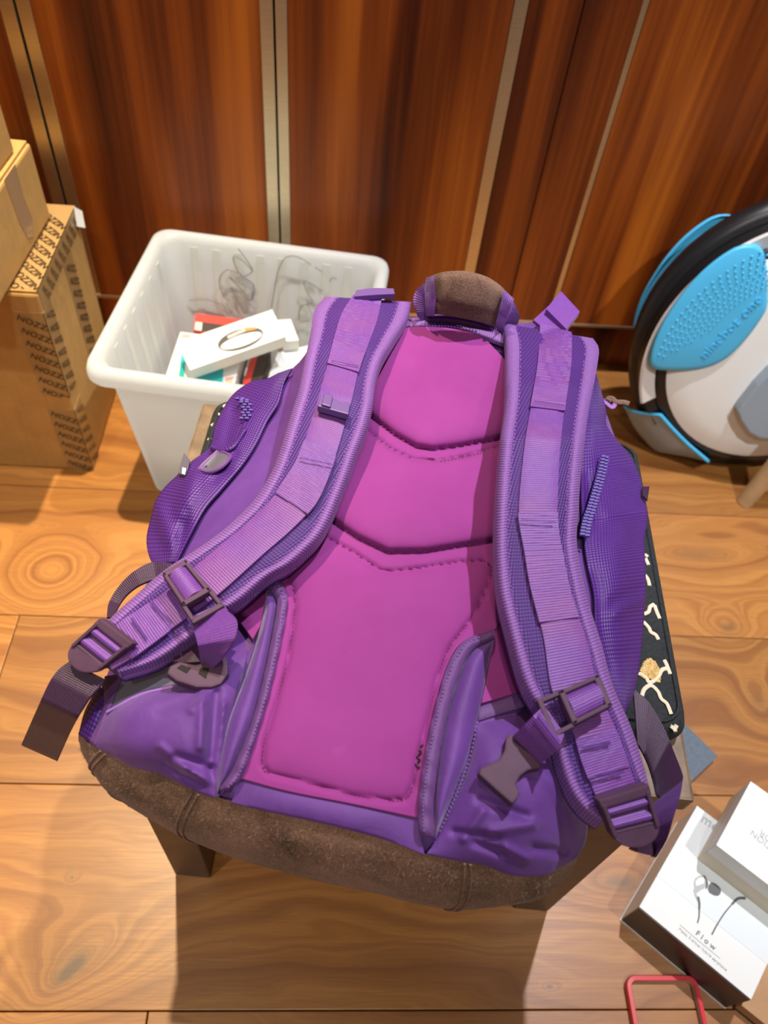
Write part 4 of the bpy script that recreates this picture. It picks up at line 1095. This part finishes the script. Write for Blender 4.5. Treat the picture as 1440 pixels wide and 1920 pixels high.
patch('care_label', [(342, 876), (341, 888)], [(349, 878), (347, 890)], [(342, 876), (349, 878)], [(341, 888), (347, 890)], 0.0165, MT['white'], bp, 4, 4, 0.0006)
RPK_L = [(1100, 700), (1096, 800), (1090, 900), (1094, 1000), (1102, 1058), (1114, 1114), (1118, 1184), (1140, 1254), (1170, 1336)]
RPK_R = [(1118, 700), (1136, 765), (1137, 796), (1156, 824), (1183, 857), (1199, 892), (1206, 926), (1213, 954), (1214, 980), (1209, 1005), (1209, 1040), (1211, 1087), (1208, 1150), (1203, 1212), (1192, 1287), (1176, 1336)]
CQ = [(1140, 960, 1205, 960, 9, .006), (1150, 1130, 1200, 1105, 9, -.005), (1155, 1150, 1205, 1120, 8, .004), (1115, 1080, 1135, 1250, 14, -.004), (1130, 870, 1195, 905, 9, -.004), (1100, 900, 1110, 980, 12, -.006), (1160, 1030, 1170, 1200, 24, .005)]
patch('side_pocket', RPK_L, RPK_R, [(1100, 700), (1118, 700)], [(1170, 1336), (1176, 1336)], 0.004, MT['ball'], bp, 70, 26, 0.003, 0.010, lambda u, v, p: crease(p[0], p[1], CQ))
# zipper of the right pocket: tape and separate teeth
ZP = [(1134, 856), (1128, 885), (1120, 915), (1110, 948), (1101, 975), (1096, 1002)]
sheet('zipper_tape', [(a - 9, b) for a, b in ZP], [(a + 9, b + 2) for a, b in ZP], 0.0, MT['zip'], bp, 24, 5, 0.002, fn=lambda s, t, p: ZM(*p) + 0.017)
Cz = cr(ZP, 26)
proto = None
for k in range(26):
    q = Cz[k]; d = Cz[min(k + 1, 25)] - Cz[max(k - 1, 0)]; w = 3.5 + 2.0 * k / 25
    for sx in (-1, 1):
        qq = q + np.array([sx * w * 0.8, (2.0 if sx > 0 else 0)])
        c0_ = at(qq[0], qq[1], ZM(*qq) + 0.0195)
        if proto is None:
            proto = box('zipper_tooth', (-.0021, -.0011, -.0012), (.0021, .0011, .0012), MT['zip'], bp, 0.0004); o = proto
        else:
            o = proto.copy(); COL.objects.link(o)
        o.location = c0_
patch('pull_tab', [(1206, 912), (1205, 928)], [(1218, 912), (1214, 938)], [(1206, 912), (1218, 912)], [(1205, 928), (1214, 938)], 0.012, MT['web_dark'], bp, 6, 4, 0.002)
tube('zip_cord', [at(a, b, 0.512) for a, b in cr([(1128, 748), (1140, 758), (1148, 764), (1153, 758)], 12)], 0.0022, MT['bind'], bp, 6, True, 0.5)
tube('zip_pull', [at(a, b, 0.513) for a, b in cr([(1139, 752), (1143, 746), (1150, 748), (1155, 753), (1170, 754), (1180, 757)], 14)], 0.0030, MT['suede_handle'], bp, 6, True, 0.6)

# ---- top edge, grab handle and the small folded tab
sheet('top_hem', [(752, 600), (800, 594), (850, 598), (905, 612), (960, 620)], [(745, 618), (795, 611), (850, 614), (905, 630), (955, 648)], 0.0, MT['bind'], bp, 30, 8, 0.004, fn=lambda s, t, p: ZM(*p) + 0.006 + 0.003 * math.sin(math.pi * t))
for L_ in ([(790, 606), (850, 609), (900, 621)], [(785, 610), (850, 613), (903, 626)]):
    stitches('stitching', L_, lambda x, y: ZM(x, y) + 0.0096, MT['stitch_dark'], bp, 6, 0.6, 0.0005)
sheet('top_lip', [(805, 583), (840, 578), (880, 582), (925, 600)], [(800, 594), (845, 594), (885, 600), (928, 614)], [0.562, 0.566, 0.566, 0.560], MT['bind_dark'], bp, 24, 8, 0.004, bulge=0.003)
hd = sheet('grab_handle', [(800, 522), (822, 512), (850, 508), (880, 509), (915, 520), (940, 537), (957, 556)], [(802, 572), (825, 572), (855, 576), (885, 582), (910, 588), (928, 594), (942, 600)], [0.590, 0.606, 0.612, 0.612, 0.608, 0.600, 0.588], MT['suede_handle'], bp, 40, 12, 0.010, bulge=0.003, zl=-0.022)
hd['label'] = 'taupe suede padded grab handle'
sheet('handle_binding', [(799, 520), (805, 519), (814, 516)], [(801, 570), (808, 571), (818, 572)], [0.592, 0.600, 0.604], MT['bind'], hd, 6, 10, 0.012, bulge=0.004, zl=-0.022)
sheet('handle_binding', [(945, 542), (955, 552), (964, 560)], [(933, 592), (940, 598), (946, 603)], [0.600, 0.594, 0.590], MT['bind'], hd, 6, 10, 0.012, bulge=0.004, zl=-0.022)
sheet('handle_webbing', [(796, 530), (780, 545), (775, 562), (782, 585), (795, 604)], [(803, 545), (802, 562), (806, 578), (808, 588), (812, 598)], [0.590, 0.578, 0.570, 0.562, 0.552], MT['bind'], hd, 20, 7, 0.003)
sheet('handle_webbing', [(960, 562), (968, 575), (974, 592), (972, 604)], [(946, 580), (944, 592), (936, 604), (928, 612)], [0.588, 0.578, 0.566, 0.556], MT['bind'], hd, 20, 7, 0.003)
sheet('lift_tab', [(1052, 546), (1087, 584)], [(1024, 579), (1062, 617)], [0.560, 0.556], MT['web'], bp, 8, 8, 0.006)
sheet('lift_strap', [(1028, 574), (1062, 614)], [(1000, 600), (1046, 636)], [0.554, 0.552], MT['web'], bp, 8, 8, 0.003)
sheet('top_buckle', [(668, 544), (700, 540), (738, 541)], [(664, 556), (700, 553), (740, 551)], 0.578, MT['plastic_violet'], bp, 10, 5, 0.005)

# ---- shoulder straps
def follow(L, R, z, off):
    C = (cr(L, 200) + cr(R, 200)) / 2
    def f(s, t, p): return zs(z, int(np.argmin((C[:, 0] - p[0]) ** 2 + (C[:, 1] - p[1]) ** 2)) / 199.0) + off
    return f
def strap(L, R, WL, WR, z, label, zw):
    st_ = sheet('shoulder_strap', L, R, z, MT['mesh'], bp, 110, 22, 0.012, bulge=0.006, power=4)
    st_['label'] = label
    for t0, t1, q in ((-0.01, 0.175, .1), (0.825, 1.01, .9)):
        bi_ = sheet('strap_binding', L, R, z, MT['bind'], st_, 110, 8, 0.009, t0=t0, t1=t1, bulge=0.0045, power=2.2, fn=lambda s, t, p: 0.0010)
        A_, B_ = cr(L, 200), cr(R, 200); tt = 0.145 if q < .5 else 0.855
        stitches('stitching', A_ * (1 - tt) + B_ * tt, lambda x, y: 0, MT['stitch'], bi_, 7, 0.6, 0.0005) if False else None
        C = A_ * (1 - tt) + B_ * tt
        zz = [zs(z, k / 199) + 0.0046 for k in range(200)]
        def zf(x, y, C=C, zz=zz): return zz[int(np.argmin((C[:, 0] - x) ** 2 + (C[:, 1] - y) ** 2))]
        stitches('stitching', C, zf, MT['stitch'], st_, 7, 0.6, 0.0005)
    wb_ = sheet('webbing', WL, WR, 0.0, MT['web'], st_, 110, 10, 0.0022, bulge=0.0008, fn=follow(L, R, z, 0.0078))
    return st_
LL = [(611, 556), (591, 582), (584, 624), (572, 680), (562, 730), (552, 762), (537, 812), (525, 850), (510, 887), (480, 935), (445, 972), (410, 1002), (360, 1037), (323, 1060), (292, 1084), (257, 1115), (222, 1146), (190, 1178), (160, 1208)]
LR = [(770, 566), (760, 600), (738, 635), (715, 675), (703, 714), (696, 765), (683, 810), (667, 850), (650, 898), (620, 970), (600, 1005), (577, 1030), (542, 1060), (500, 1084), (451, 1126), (400, 1160), (347, 1205), (290, 1242), (228, 1263)]
LWL = [(664, 552), (643, 586), (630, 625), (619, 666), (600, 733), (588, 776), (560, 855), (538, 893), (510, 935), (475, 970), (420, 1017), (367, 1061), (302, 1115), (226, 1167), (180, 1200)]
LWR = [(716, 555), (706, 599), (690, 644), (674, 688), (660, 748), (647, 794), (632, 845), (614, 896), (590, 945), (547, 992), (492, 1040), (410, 1113), (333, 1170), (257, 1226), (210, 1255)]
ZLs = [0.562, 0.592, 0.604, 0.600, 0.592, 0.584, 0.577, 0.569, 0.561, 0.554]
sl = strap(LL, LR, LWL, LWR, ZLs, 'left padded shoulder strap', [z + 0.0078 for z in ZLs])
RL = [(944, 606), (951, 640), (952, 673), (951, 749), (942, 819), (935, 903), (931, 974), (931, 1044), (937, 1114), (952, 1177), (968, 1238), (984, 1286), (1012, 1337), (1038, 1388), (1051, 1439), (1070, 1487), (1096, 1522), (1126, 1544)]
RR = [(1110, 634), (1121, 652), (1119, 680), (1111, 726), (1102, 774), (1094, 833), (1087, 898), (1083, 960), (1080, 1019), (1091, 1081), (1105, 1140), (1127, 1209), (1140, 1260), (1159, 1312), (1179, 1356), (1195, 1401), (1207, 1439), (1216, 1475)]
RWL = [(1014, 608), (1012, 650), (1008, 692), (996, 760), (984, 833), (974, 931), (974, 974), (984, 1030), (996, 1100), (1019, 1193), (1036, 1296), (1076, 1375), (1092, 1427), (1118, 1494)]
RWR = [(1071, 622), (1071, 655), (1069, 692), (1057, 777), (1049, 861), (1046, 931), (1046, 988), (1056, 1044), (1071, 1114), (1099, 1200), (1120, 1280), (1143, 1340), (1166, 1398), (1192, 1470)]
ZRs = [0.556, 0.606, 0.624, 0.618, 0.607, 0.598, 0.590, 0.582, 0.572, 0.561]
sr = strap(RL, RR, RWL, RWR, ZRs, 'right padded shoulder strap', [z + 0.0078 for z in ZRs])
# second webbing layers near the top, with their end stitching
sheet('webbing', LWL, LWR, 0.0, MT['web'], sl, 70, 10, 0.002, s0=0.0, s1=0.165, t0=-0.02, t1=1.02, fn=follow(LL, LR, ZLs, 0.0100))
sheet('webbing', LWL, LWR, 0.0, MT['web'], sl, 70, 10, 0.002, s0=0.345, s1=0.48, t0=-0.02, t1=1.02, fn=follow(LL, LR, ZLs, 0.0096))
sheet('webbing', LWL, LWR, 0.0, MT['web'], sl, 60, 10, 0.002, s0=0.855, s1=0.955, t0=-0.02, t1=1.02, fn=follow(LL, LR, ZLs, 0.0098))
sheet('webbing', RWL, RWR, 0.0, MT['web'], sr, 70, 10, 0.002, s0=0.0, s1=0.17, t0=-0.02, t1=1.02, fn=follow(RL, RR, ZRs, 0.0100))
sheet('webbing', RWL, RWR, 0.0, MT['web'], sr, 70, 10, 0.002, s0=0.39, s1=0.62, t0=-0.02, t1=1.02, fn=follow(RL, RR, ZRs, 0.0094))
sheet('webbing', RWL, RWR, 0.0, MT['web'], sr, 60, 10, 0.002, s0=0.875, s1=0.96, t0=-0.02, t1=1.02, fn=follow(RL, RR, ZRs, 0.0098))
def bartack(pa, pb, z, parent, mat='stitch_dark', rows=2):
    for k in range(rows):
        stitches('stitching', [(pa[0], pa[1] + 3.5 * k), ((pa[0] + pb[0]) / 2, (pa[1] + pb[1]) / 2 + 3.5 * k), (pb[0], pb[1] + 3.5 * k)], lambda x, y: (_fl if z == 'L' else _fr)(0, 0, (x, y)), MT[mat], parent, 3.2, 0.7, 0.00055)
_fl, _fr = follow(LL, LR, ZLs, 0.0122), follow(RL, RR, ZRs, 0.0122)
bartack((622, 676), (672, 686), 'L', sl, 'stitch_dark', 1); bartack((562, 858), (630, 872), 'L', sl, 'stitch_dark', 1)
bartack((284, 1128), (323, 1168), 'L', sl); bartack((246, 1158), (276, 1198), 'L', sl)
bartack((1002, 752), (1060, 760), 'R', sr, 'stitch_dark', 1); bartack((978, 974), (1044, 978), 'R', sr, 'stitch', 1)
bartack((1092, 1402), (1146, 1391), 'R', sr); bartack((1114, 1455), (1172, 1445), 'R', sr)

# ---- buckles: a frame of bars laid out in the quad of its four corners
class Quad:
    def __init__(s, A, B, C, D, z, z2=None):
        z2 = z if z2 is None else z2
        s.P = [at(*A, z), at(*B, z), at(*C, z2), at(*D, z2)]
        s.n = np.cross(s.P[1] - s.P[0], s.P[3] - s.P[0]); s.n /= np.linalg.norm(s.n); s.n = s.n if s.n[2] > 0 else -s.n
    def p(s, u, v, h=0.0):
        a = s.P[0] * (1 - u) + s.P[1] * u; b = s.P[3] * (1 - u) + s.P[2] * u
        return a * (1 - v) + b * v + s.n * h
    def bar(s, u0, u1, v0, v1, h0, h1, mat, bev=0.0009):
        return prism('bar', [s.p(u0, v0, h1), s.p(u1, v0, h1), s.p(u1, v1, h1), s.p(u0, v1, h1)], h1 - h0, mat, None, bev, n=tuple(s.n))
def buckle(name, bars, parent, label=None):
    bm = bmesh.new()
    for o in bars:
        bm.from_mesh(o.data); me = o.data; bpy.data.objects.remove(o, do_unlink=True); bpy.data.meshes.remove(me)
    me = bpy.data.meshes.new(name); bm.to_mesh(me); bm.free(); me.materials.clear()
    o = new_obj(name, me, MT['plastic'], parent, False)
    if label: o['label'] = label
    return o
def ladder(A, B, C, D, z, z2, parent):
    q = Quad(A, B, C, D, z, z2); b = []
    b.append(q.bar(-0.02, 1.02, 0.0, 0.20, 0.0, 0.007, MT['plastic']))
    b.append(q.bar(0.0, 0.09, 0.10, 0.86, 0.0, 0.0075, MT['plastic'])); b.append(q.bar(0.91, 1.0, 0.10, 0.86, 0.0, 0.0075, MT['plastic']))
    b.append(q.bar(0.02, 0.98, 0.46, 0.53, 0.0, 0.004, MT['plastic']))
    tab = [q.p(0.0, 0.76, 0.0060), q.p(1.0, 0.76, 0.0060)] + [q.p(0.5 + 0.5 * math.cos(math.radians(a)) , 0.82 + 0.40 * math.sin(math.radians(a)), 0.0062) for a in range(0, 181, 15)]
    b.append(prism('bar', tab, 0.0045, MT['plastic'], None, 0.0010, n=tuple(q.n)))
    buckle('ladder_lock', b, parent)
    # webbing over its two bars
    for v0, v1 in ((0.20, 0.47), (0.49, 0.78)):
        G = [[q.p(u, v0 + (v1 - v0) * k / 8, 0.0015 + 0.0052 * math.sin(math.pi * (k + .6) / 9.2)) for u in np.linspace(0.10, 0.90, 8)] for k in range(9)]
        grid_mesh('webbing', G, MT['web'], parent, 0.002)
ladder((201, 1160), (260, 1206), (192, 1262), (137, 1218), 0.572, 0.556, sl)
ladder((1112, 1492), (1202, 1464), (1228, 1552), (1142, 1572), 0.577, 0.560, sr)
def slider(A, B, C, D, z, side_, parent):
    """rectangular frame with a smaller loop on one side"""
    q = Quad(A, B, C, D, z); b = []
    b += [q.bar(0, 1, 0, 0.13, 0, 0.006, MT['plastic']), q.bar(0, 1, 0.87, 1, 0, 0.006, MT['plastic']), q.bar(0, 0.14, 0, 1, 0, 0.006, MT['plastic']), q.bar(0.86, 1, 0, 1, 0, 0.006, MT['plastic'])]
    if side_ == 'L':
        b += [q.bar(-0.42, 0.05, -0.03, 0.10, 0, 0.005, MT['plastic']), q.bar(-0.42, 0.05, 0.90, 1.03, 0, 0.005, MT['plastic']), q.bar(-0.50, -0.38, -0.03, 1.03, 0, 0.005, MT['plastic'])]
    else:
        b += [q.bar(-0.03, 0.10, 0.95, 1.42, 0, 0.005, MT['plastic']), q.bar(0.90, 1.03, 0.95, 1.42, 0, 0.005, MT['plastic']), q.bar(-0.03, 1.03, 1.34, 1.46, 0, 0.005, MT['plastic'])]
    buckle('strap_slider', b, parent)
    return q
q = slider((306, 1084), (350, 1058), (398, 1116), (346, 1146), 0.5855, 'D', sl)
G = [[q.p(u, v, 0.001 + 0.006 * math.sin(math.pi * u)) for u in np.linspace(0.14, 0.86, 10)] for v in np.linspace(0.12, 0.88, 8)]
grid_mesh('webbing', G, MT['web'], sl, 0.002)
q = slider((1042, 1304), (1117, 1272), (1143, 1330), (1070, 1368), 0.596, 'L', sr)
G = [[q.p(u, v, 0.001 + 0.006 * math.sin(math.pi * v)) for u in np.linspace(0.12, 0.88, 10)] for v in np.linspace(0.12, 0.88, 8)]
grid_mesh('webbing', G, MT['web'], sr, 0.002)
# sternum webbing and male side-release buckle on the right strap
sheet('webbing', [(1020, 1322), (1000, 1342), (980, 1362), (962, 1380)], [(1058, 1376), (1050, 1396), (1032, 1416), (1014, 1430)], [0.599, 0.602, 0.594, 0.582], MT['web'], sr, 20, 8, 0.003)
sheet('webbing', [(1012, 1330), (1008, 1345), (1002, 1352)], [(1052, 1384), (1050, 1400), (1046, 1408)], [0.598, 0.605, 0.602], MT['web'], sr, 10, 8, 0.003)
mb = [(949, 1383), (958, 1374), (1016, 1420), (1018, 1430), (1012, 1440), (991, 1443), (975, 1455), (968, 1470), (976, 1486), (972, 1495), (961, 1507), (930, 1480), (897, 1450), (901, 1439), (920, 1431), (936, 1423), (946, 1407)]
o = prism('side_release_buckle', [at(a, b, 0.580) for a, b in mb], 0.007, MT['plastic'], sr, 0.0012, n=(0, 0, 1)); o['label'] = 'plum plastic side-release buckle'
prism('buckle_slot', [at(a, b, 0.5804) for a, b in ((962, 1388), (968, 1382), (1008, 1414), (1003, 1421))], 0.0010, MT['gap'], sr, 0, n=(0, 0, 1))
# sternum webbing curling from the left strap, and its buckle below
sheet('webbing', [(350, 1158), (372, 1150), (398, 1138), (414, 1132)], [(358, 1170), (384, 1166), (412, 1152), (428, 1144)], [0.578, 0.582, 0.582, 0.578], MT['web'], sl, 16, 6, 0.003)
sheet('webbing', [(360, 1172), (366, 1190), (372, 1215), (376, 1240), (380, 1250)], [(420, 1140), (444, 1163), (440, 1195), (420, 1228), (398, 1250)], [0.585, 0.592, 0.590, 0.578, 0.562], MT['web'], sl, 30, 10, 0.003, zl=0.012)
sheet('webbing', [(320, 1238), (345, 1242), (378, 1240)], [(372, 1190), (378, 1200), (384, 1225)], [0.556, 0.560, 0.562], MT['web_dark'], sl, 14, 8, 0.003)
fb = [(312, 1262), (318, 1248), (336, 1240), (366, 1246), (395, 1240), (415, 1226), (427, 1240), (428, 1262), (414, 1282), (396, 1288), (368, 1288), (330, 1276)]
prism('side_release_buckle', [at(a, b, 0.5655) for a, b in fb], 0.008, MT['plastic'], sl, 0.0015, n=(0, 0, 1))
prism('buckle_slot', [at(a, b, 0.5660) for a, b in ((332, 1252), (340, 1246), (358, 1252), (350, 1262))], 0.0012, MT['gap'], sl, 0, n=(0, 0, 1))
prism('buckle_slot', [at(a, b, 0.5660) for a, b in ((372, 1262), (376, 1252), (392, 1252), (386, 1272))], 0.0012, MT['gap'], sl, 0, n=(0, 0, 1))
# strap clip high on the left strap
q = Quad((600, 752), (656, 768), (652, 792), (594, 776), zs(ZLs, 0.27) + 0.011)
b = [q.bar(0, 1, 0.0, 0.85, 0.0, 0.006, MT['plastic_violet']), q.bar(0.12, 0.42, -0.12, 0.8, 0.004, 0.008, MT['plastic_violet'])]
o = buckle('strap_clip', b, sl); o.data.materials.clear(); o.data.materials.append(MT['plastic_violet'])
# loose ends and loops of webbing
sheet('strap_tail', [(130, 1240), (110, 1255), (92, 1280), (69, 1330), (40, 1396)], [(198, 1274), (180, 1294), (163, 1314), (135, 1361), (106, 1425)], [0.552, 0.548, 0.538, 0.505, 0.465], MT['web_dark'], sl, 40, 10, 0.0025)
stitches('stitching', [(63, 1349), (95, 1360), (128, 1373)], lambda x, y: 0.4975, MT['bind_dark'], sl, 6, 0.8, 0.0007)
sheet('strap_loop', [(322, 1056), (285, 1054), (250, 1072), (222, 1100), (204, 1130), (200, 1158)], [(318, 1090), (292, 1086), (262, 1096), (238, 1114), (222, 1136), (214, 1155)], [0.520, 0.528, 0.528, 0.524, 0.520, 0.530], MT['web_dark'], sl, 40, 8, 0.0022)
sheet('strap_loop', [(1188, 1292), (1215, 1315), (1242, 1358), (1264, 1410), (1280, 1452), (1279, 1466)], [(1196, 1395), (1200, 1400), (1215, 1430), (1226, 1465), (1232, 1490), (1240, 1494)], [0.500, 0.500, 0.504, 0.508, 0.518, 0.530], MT['web_dark'], sr, 40, 10, 0.0022)
sheet('strap_loop', [(1280, 1464), (1276, 1490), (1264, 1530), (1250, 1575), (1232, 1606)], [(1222, 1508), (1224, 1530), (1226, 1560), (1226, 1585), (1222, 1604)], [0.545, 0.552, 0.552, 0.545, 0.535], MT['web'], sr, 24, 10, 0.0022, zl=-0.02)
sheet('strap_loop', [(1180, 1590), (1195, 1596), (1230, 1604)], [(1196, 1570), (1212, 1575), (1226, 1560)], [0.545, 0.540, 0.536], MT['web_dark'], sr, 8, 6, 0.002)
adopt(bp)

# ================================================================== ELECTRIC UNICYCLE
UTH, ULEAN = -0.0526, 0.1796
uh = np.array([math.cos(UTH), math.sin(UTH), 0]); un0 = np.array([math.sin(UTH), -math.cos(UTH), 0])
uu = np.array([0, 0, 1]) * math.cos(ULEAN) - un0 * math.sin(ULEAN)
un = np.cross(uh, uu); un = un if np.dot(un, un0) > 0 else -un
UC = np.array([0.7149, 0.9435, 0.2428])           # centre of the side that faces the camera
UWD = 0.105                                       # width from side to side
def U(a, b, d=0.0): return UC + uh * a + uu * b + un * d
def Uang(r, deg, d=0.0):
    t = math.radians(deg); return U(r * math.cos(t), r * math.sin(t), d)
def upx(px, py, d=0.0): return onplane(px, py, UC + un * d, un)
uc = thing('electric_unicycle', 'white electric unicycle with sky blue side pads leaning by the cabinet', 'unicycle', (UC[0], UC[1] + 0.03, 0))
def lathe(name, prof, mat, a0=0, a1=360, seg=72, closed=True):
    V = []; F = []; k = len(prof); full = (a1 - a0) >= 360
    ns = seg if full else seg + 1
    for i in range(ns):
        a = a0 + (a1 - a0) * i / seg
        for r, d in prof: V.append(Uang(r, a, d))
    for i in range(seg):
        ii = (i + 1) % ns
        for j in range(k if closed else k - 1):
            F.append((i * k + j, i * k + (j + 1) % k, ii * k + (j + 1) % k, ii * k + j))
    if not full and closed: F.append(tuple(range(k))); F.append(tuple(range(seg * k, seg * k + k)))
    o = mesh(name, V, F, mat, uc, True)
    bm = bmesh.new(); bm.from_mesh(o.data); bmesh.ops.recalc_face_normals(bm, faces=bm.faces); bm.to_mesh(o.data); bm.free()
    for p in o.data.polygons: p.use_smooth = True
    o.data.set_sharp_from_angle(angle=math.radians(40))
    return o
md = -UWD / 2
low = 0.2428 / math.cos(ULEAN)
tr_ = 0.0235; tR = (0.2428 + (-un[2]) * 0 - 0) ; 
# tyre: lowest point touches the floor
cz = (UC + un * md)[2]; tR = (cz - tr_ * 1.0) / math.cos(ULEAN) - 0.0005
lathe('tyre', [(tR + tr_ * math.cos(math.radians(a)), md + tr_ * 1.15 * math.sin(math.radians(a))) for a in range(0, 360, 30)], MT['tyre'])
# shell: two half bodies joined around the wheel
lathe('shell', [(0.0, -0.002), (0.190, -0.002), (0.200, -0.006), (0.208, -0.016), (0.210, -0.030), (0.206, -UWD + 0.016), (0.20, -UWD + 0.004), (0.0, -UWD)], MT['uni_black'], closed=False)
lathe('shell_rim', [(0.229, 0.000), (0.2305, 0.004), (0.227, 0.006), (0.205, -0.001), (0.205, -0.008), (0.222, -0.008)], MT['uni_silver'], 15, 205, 60)
lathe('shell_crown', [(0.206, -0.012), (0.220, -0.012), (0.2265, -0.03), (0.2265, -UWD + 0.03), (0.220, -UWD + 0.012), (0.206, -UWD + 0.012)], MT['uni_black'], 5, 222, 70)
tube('carry_handle', [Uang(0.2215 + 0.008 * math.sin(math.pi * k / 40), 12 + 190 * k / 40, md + 0.004) for k in range(41)], [0.012 + 0.010 * math.sin(math.pi * k / 40) for k in range(41)], MT['uni_black'], uc, 12)
lathe('side_disc', [(0.0, 0.010), (0.10, 0.010), (0.150, 0.008), (0.175, 0.004), (0.187, -0.001), (0.187, -0.006), (0.0, -0.006)], MT['uni_white'], closed=False)
PAD = [(1395, 458), (1416, 458), (1430, 468), (1436, 490), (1439, 530), (1439, 570), (1432, 590), (1405, 628), (1372, 664), (1345, 682), (1318, 691), (1285, 695), (1235, 694), (1219, 686), (1217, 676), (1222, 650), (1235, 618), (1252, 588), (1280, 548), (1312, 512), (1345, 484), (1375, 465)]
def pad(d, sgn, name='side_pad'):
    L0 = cr(PAD + [PAD[0]], 90)[:-1]; c = L0.mean(axis=0)
    rings = [(1.0, 0.0), (1.0, 0.008), (0.985, 0.0115), (0.965, 0.0135), (0.93, 0.0146), (0.5, 0.0150), (0.0, 0.0150)]
    if sgn < 0: rings = [(a, b * 0.45) for a, b in rings]
    V = []; F = []
    for sc, h in rings:
        for q in L0:
            w = upx(*(c + (q - c) * sc), 0.002 + h); l = w - UC
            V.append(U(np.dot(l, uh), np.dot(l, uu), d + sgn * h))
    k = len(L0)
    for i in range(len(rings) - 1):
        for j in range(k): F.append((i * k + j, i * k + (j + 1) % k, (i + 1) * k + (j + 1) % k, (i + 1) * k + j))
    o = mesh(name, V, F, MT['uni_blue'], uc, True)
    bm = bmesh.new(); bm.from_mesh(o.data); bmesh.ops.recalc_face_normals(bm, faces=bm.faces); bm.to_mesh(o.data); bm.free()
    for p in o.data.polygons: p.use_smooth = True
    o.data.set_sharp_from_angle(angle=math.radians(60))
    return o
p1 = pad(0.002, 1); p2 = pad(-UWD - 0.002, -1)
p1['label'] = 'sky blue dimpled knee pad facing the room'
# dimples pressed along the rim of the pad: rows of small studs
V = []; F = []
rows = [(0.213, 74, 183, 34), (0.2045, 74, 182, 34), (0.196, 75, 180, 34), (0.188, 76, 178, 34), (0.180, 77, 175, 33), (0.1725, 78, 172, 32), (0.165, 79, 168, 31), (0.158, 80, 163, 28)]
for ri, (r, a0, a1, n_) in enumerate(rows):
    for k in range(n_):
        a = a0 + (a1 - a0) * (k + (0.5 if ri % 2 else 0)) / n_
        p = Uang(r, a, 0.0196); rad = 0.0026 - 0.00016 * ri; k0_ = len(V)
        for q in range(6):
            t = math.radians(60 * q); V.append(p + (uh * math.cos(t) + uu * math.sin(t)) * rad - un * 0.0030)
        V.append(p); 
        for q in range(6): F.append((k0_ + q, k0_ + (q + 1) % 6, k0_ + 6))
dm = mesh('dimples', V, F, MT['uni_blue'], p1, True); dm['kind'] = 'stuff'
t0_, t1_ = upx(1318, 672, 0.015), upx(1428, 560, 0.015)
text('embossed_lettering', 'ninebot one', 0.0235, MT['uni_blue'], upx(1322, 674, 0.0170), t1_ - t0_, un, p1, 0.0012, space=1.02)
# folded pedal
PD = [(1383, 772), (1390, 762), (1420, 724), (1448, 695), (1475, 690), (1490, 740), (1480, 800), (1455, 825), (1425, 823), (1405, 812), (1390, 790)]
prism('pedal', [upx(a, b, 0.030) for a, b in PD], 0.022, MT['uni_grey'], uc, 0.003, n=tuple(un))
prism('pedal_hinge', [upx(a, b, 0.012) for a, b in ((1410, 730), (1460, 700), (1480, 760), (1440, 790))], 0.012, MT['uni_black'], uc, 0.002, n=tuple(un))
# lower guard: curved skin under the shell with a blue upper edge
NE = cr([(1238, 778), (1262, 805), (1290, 833), (1328, 865)], 30); OE = cr([(1172, 762), (1192, 803), (1232, 846), (1275, 865), (1316, 873)], 30)
G = []
for i in range(30):
    pn, po = upx(*NE[i], -0.002), upx(*OE[i], -0.060)
    po[2] = max(po[2], 0.004)
    a_ = pn - UC; b_ = po - UC
    row = []
    for w in np.linspace(0, 1, 14):
        f = math.sin(w * math.pi / 2); p = pn * (1 - f) + po * f + (un * 0.010) * math.sin(math.pi * w)
        row.append(p)
    G.append(row)
gd = grid_mesh('mud_guard', G, MT['uni_grey'], uc, 0.0)
md_ = gd.modifiers.new('thickness', 'SOLIDIFY'); md_.thickness = 0.003; md_.offset = 0
tube('guard_edge', [r[0] for r in G], 0.0035, MT['uni_blue'], gd, 8)
tube('guard_edge', G[0], 0.0028, MT['uni_blue'], gd, 8)
adopt(uc)
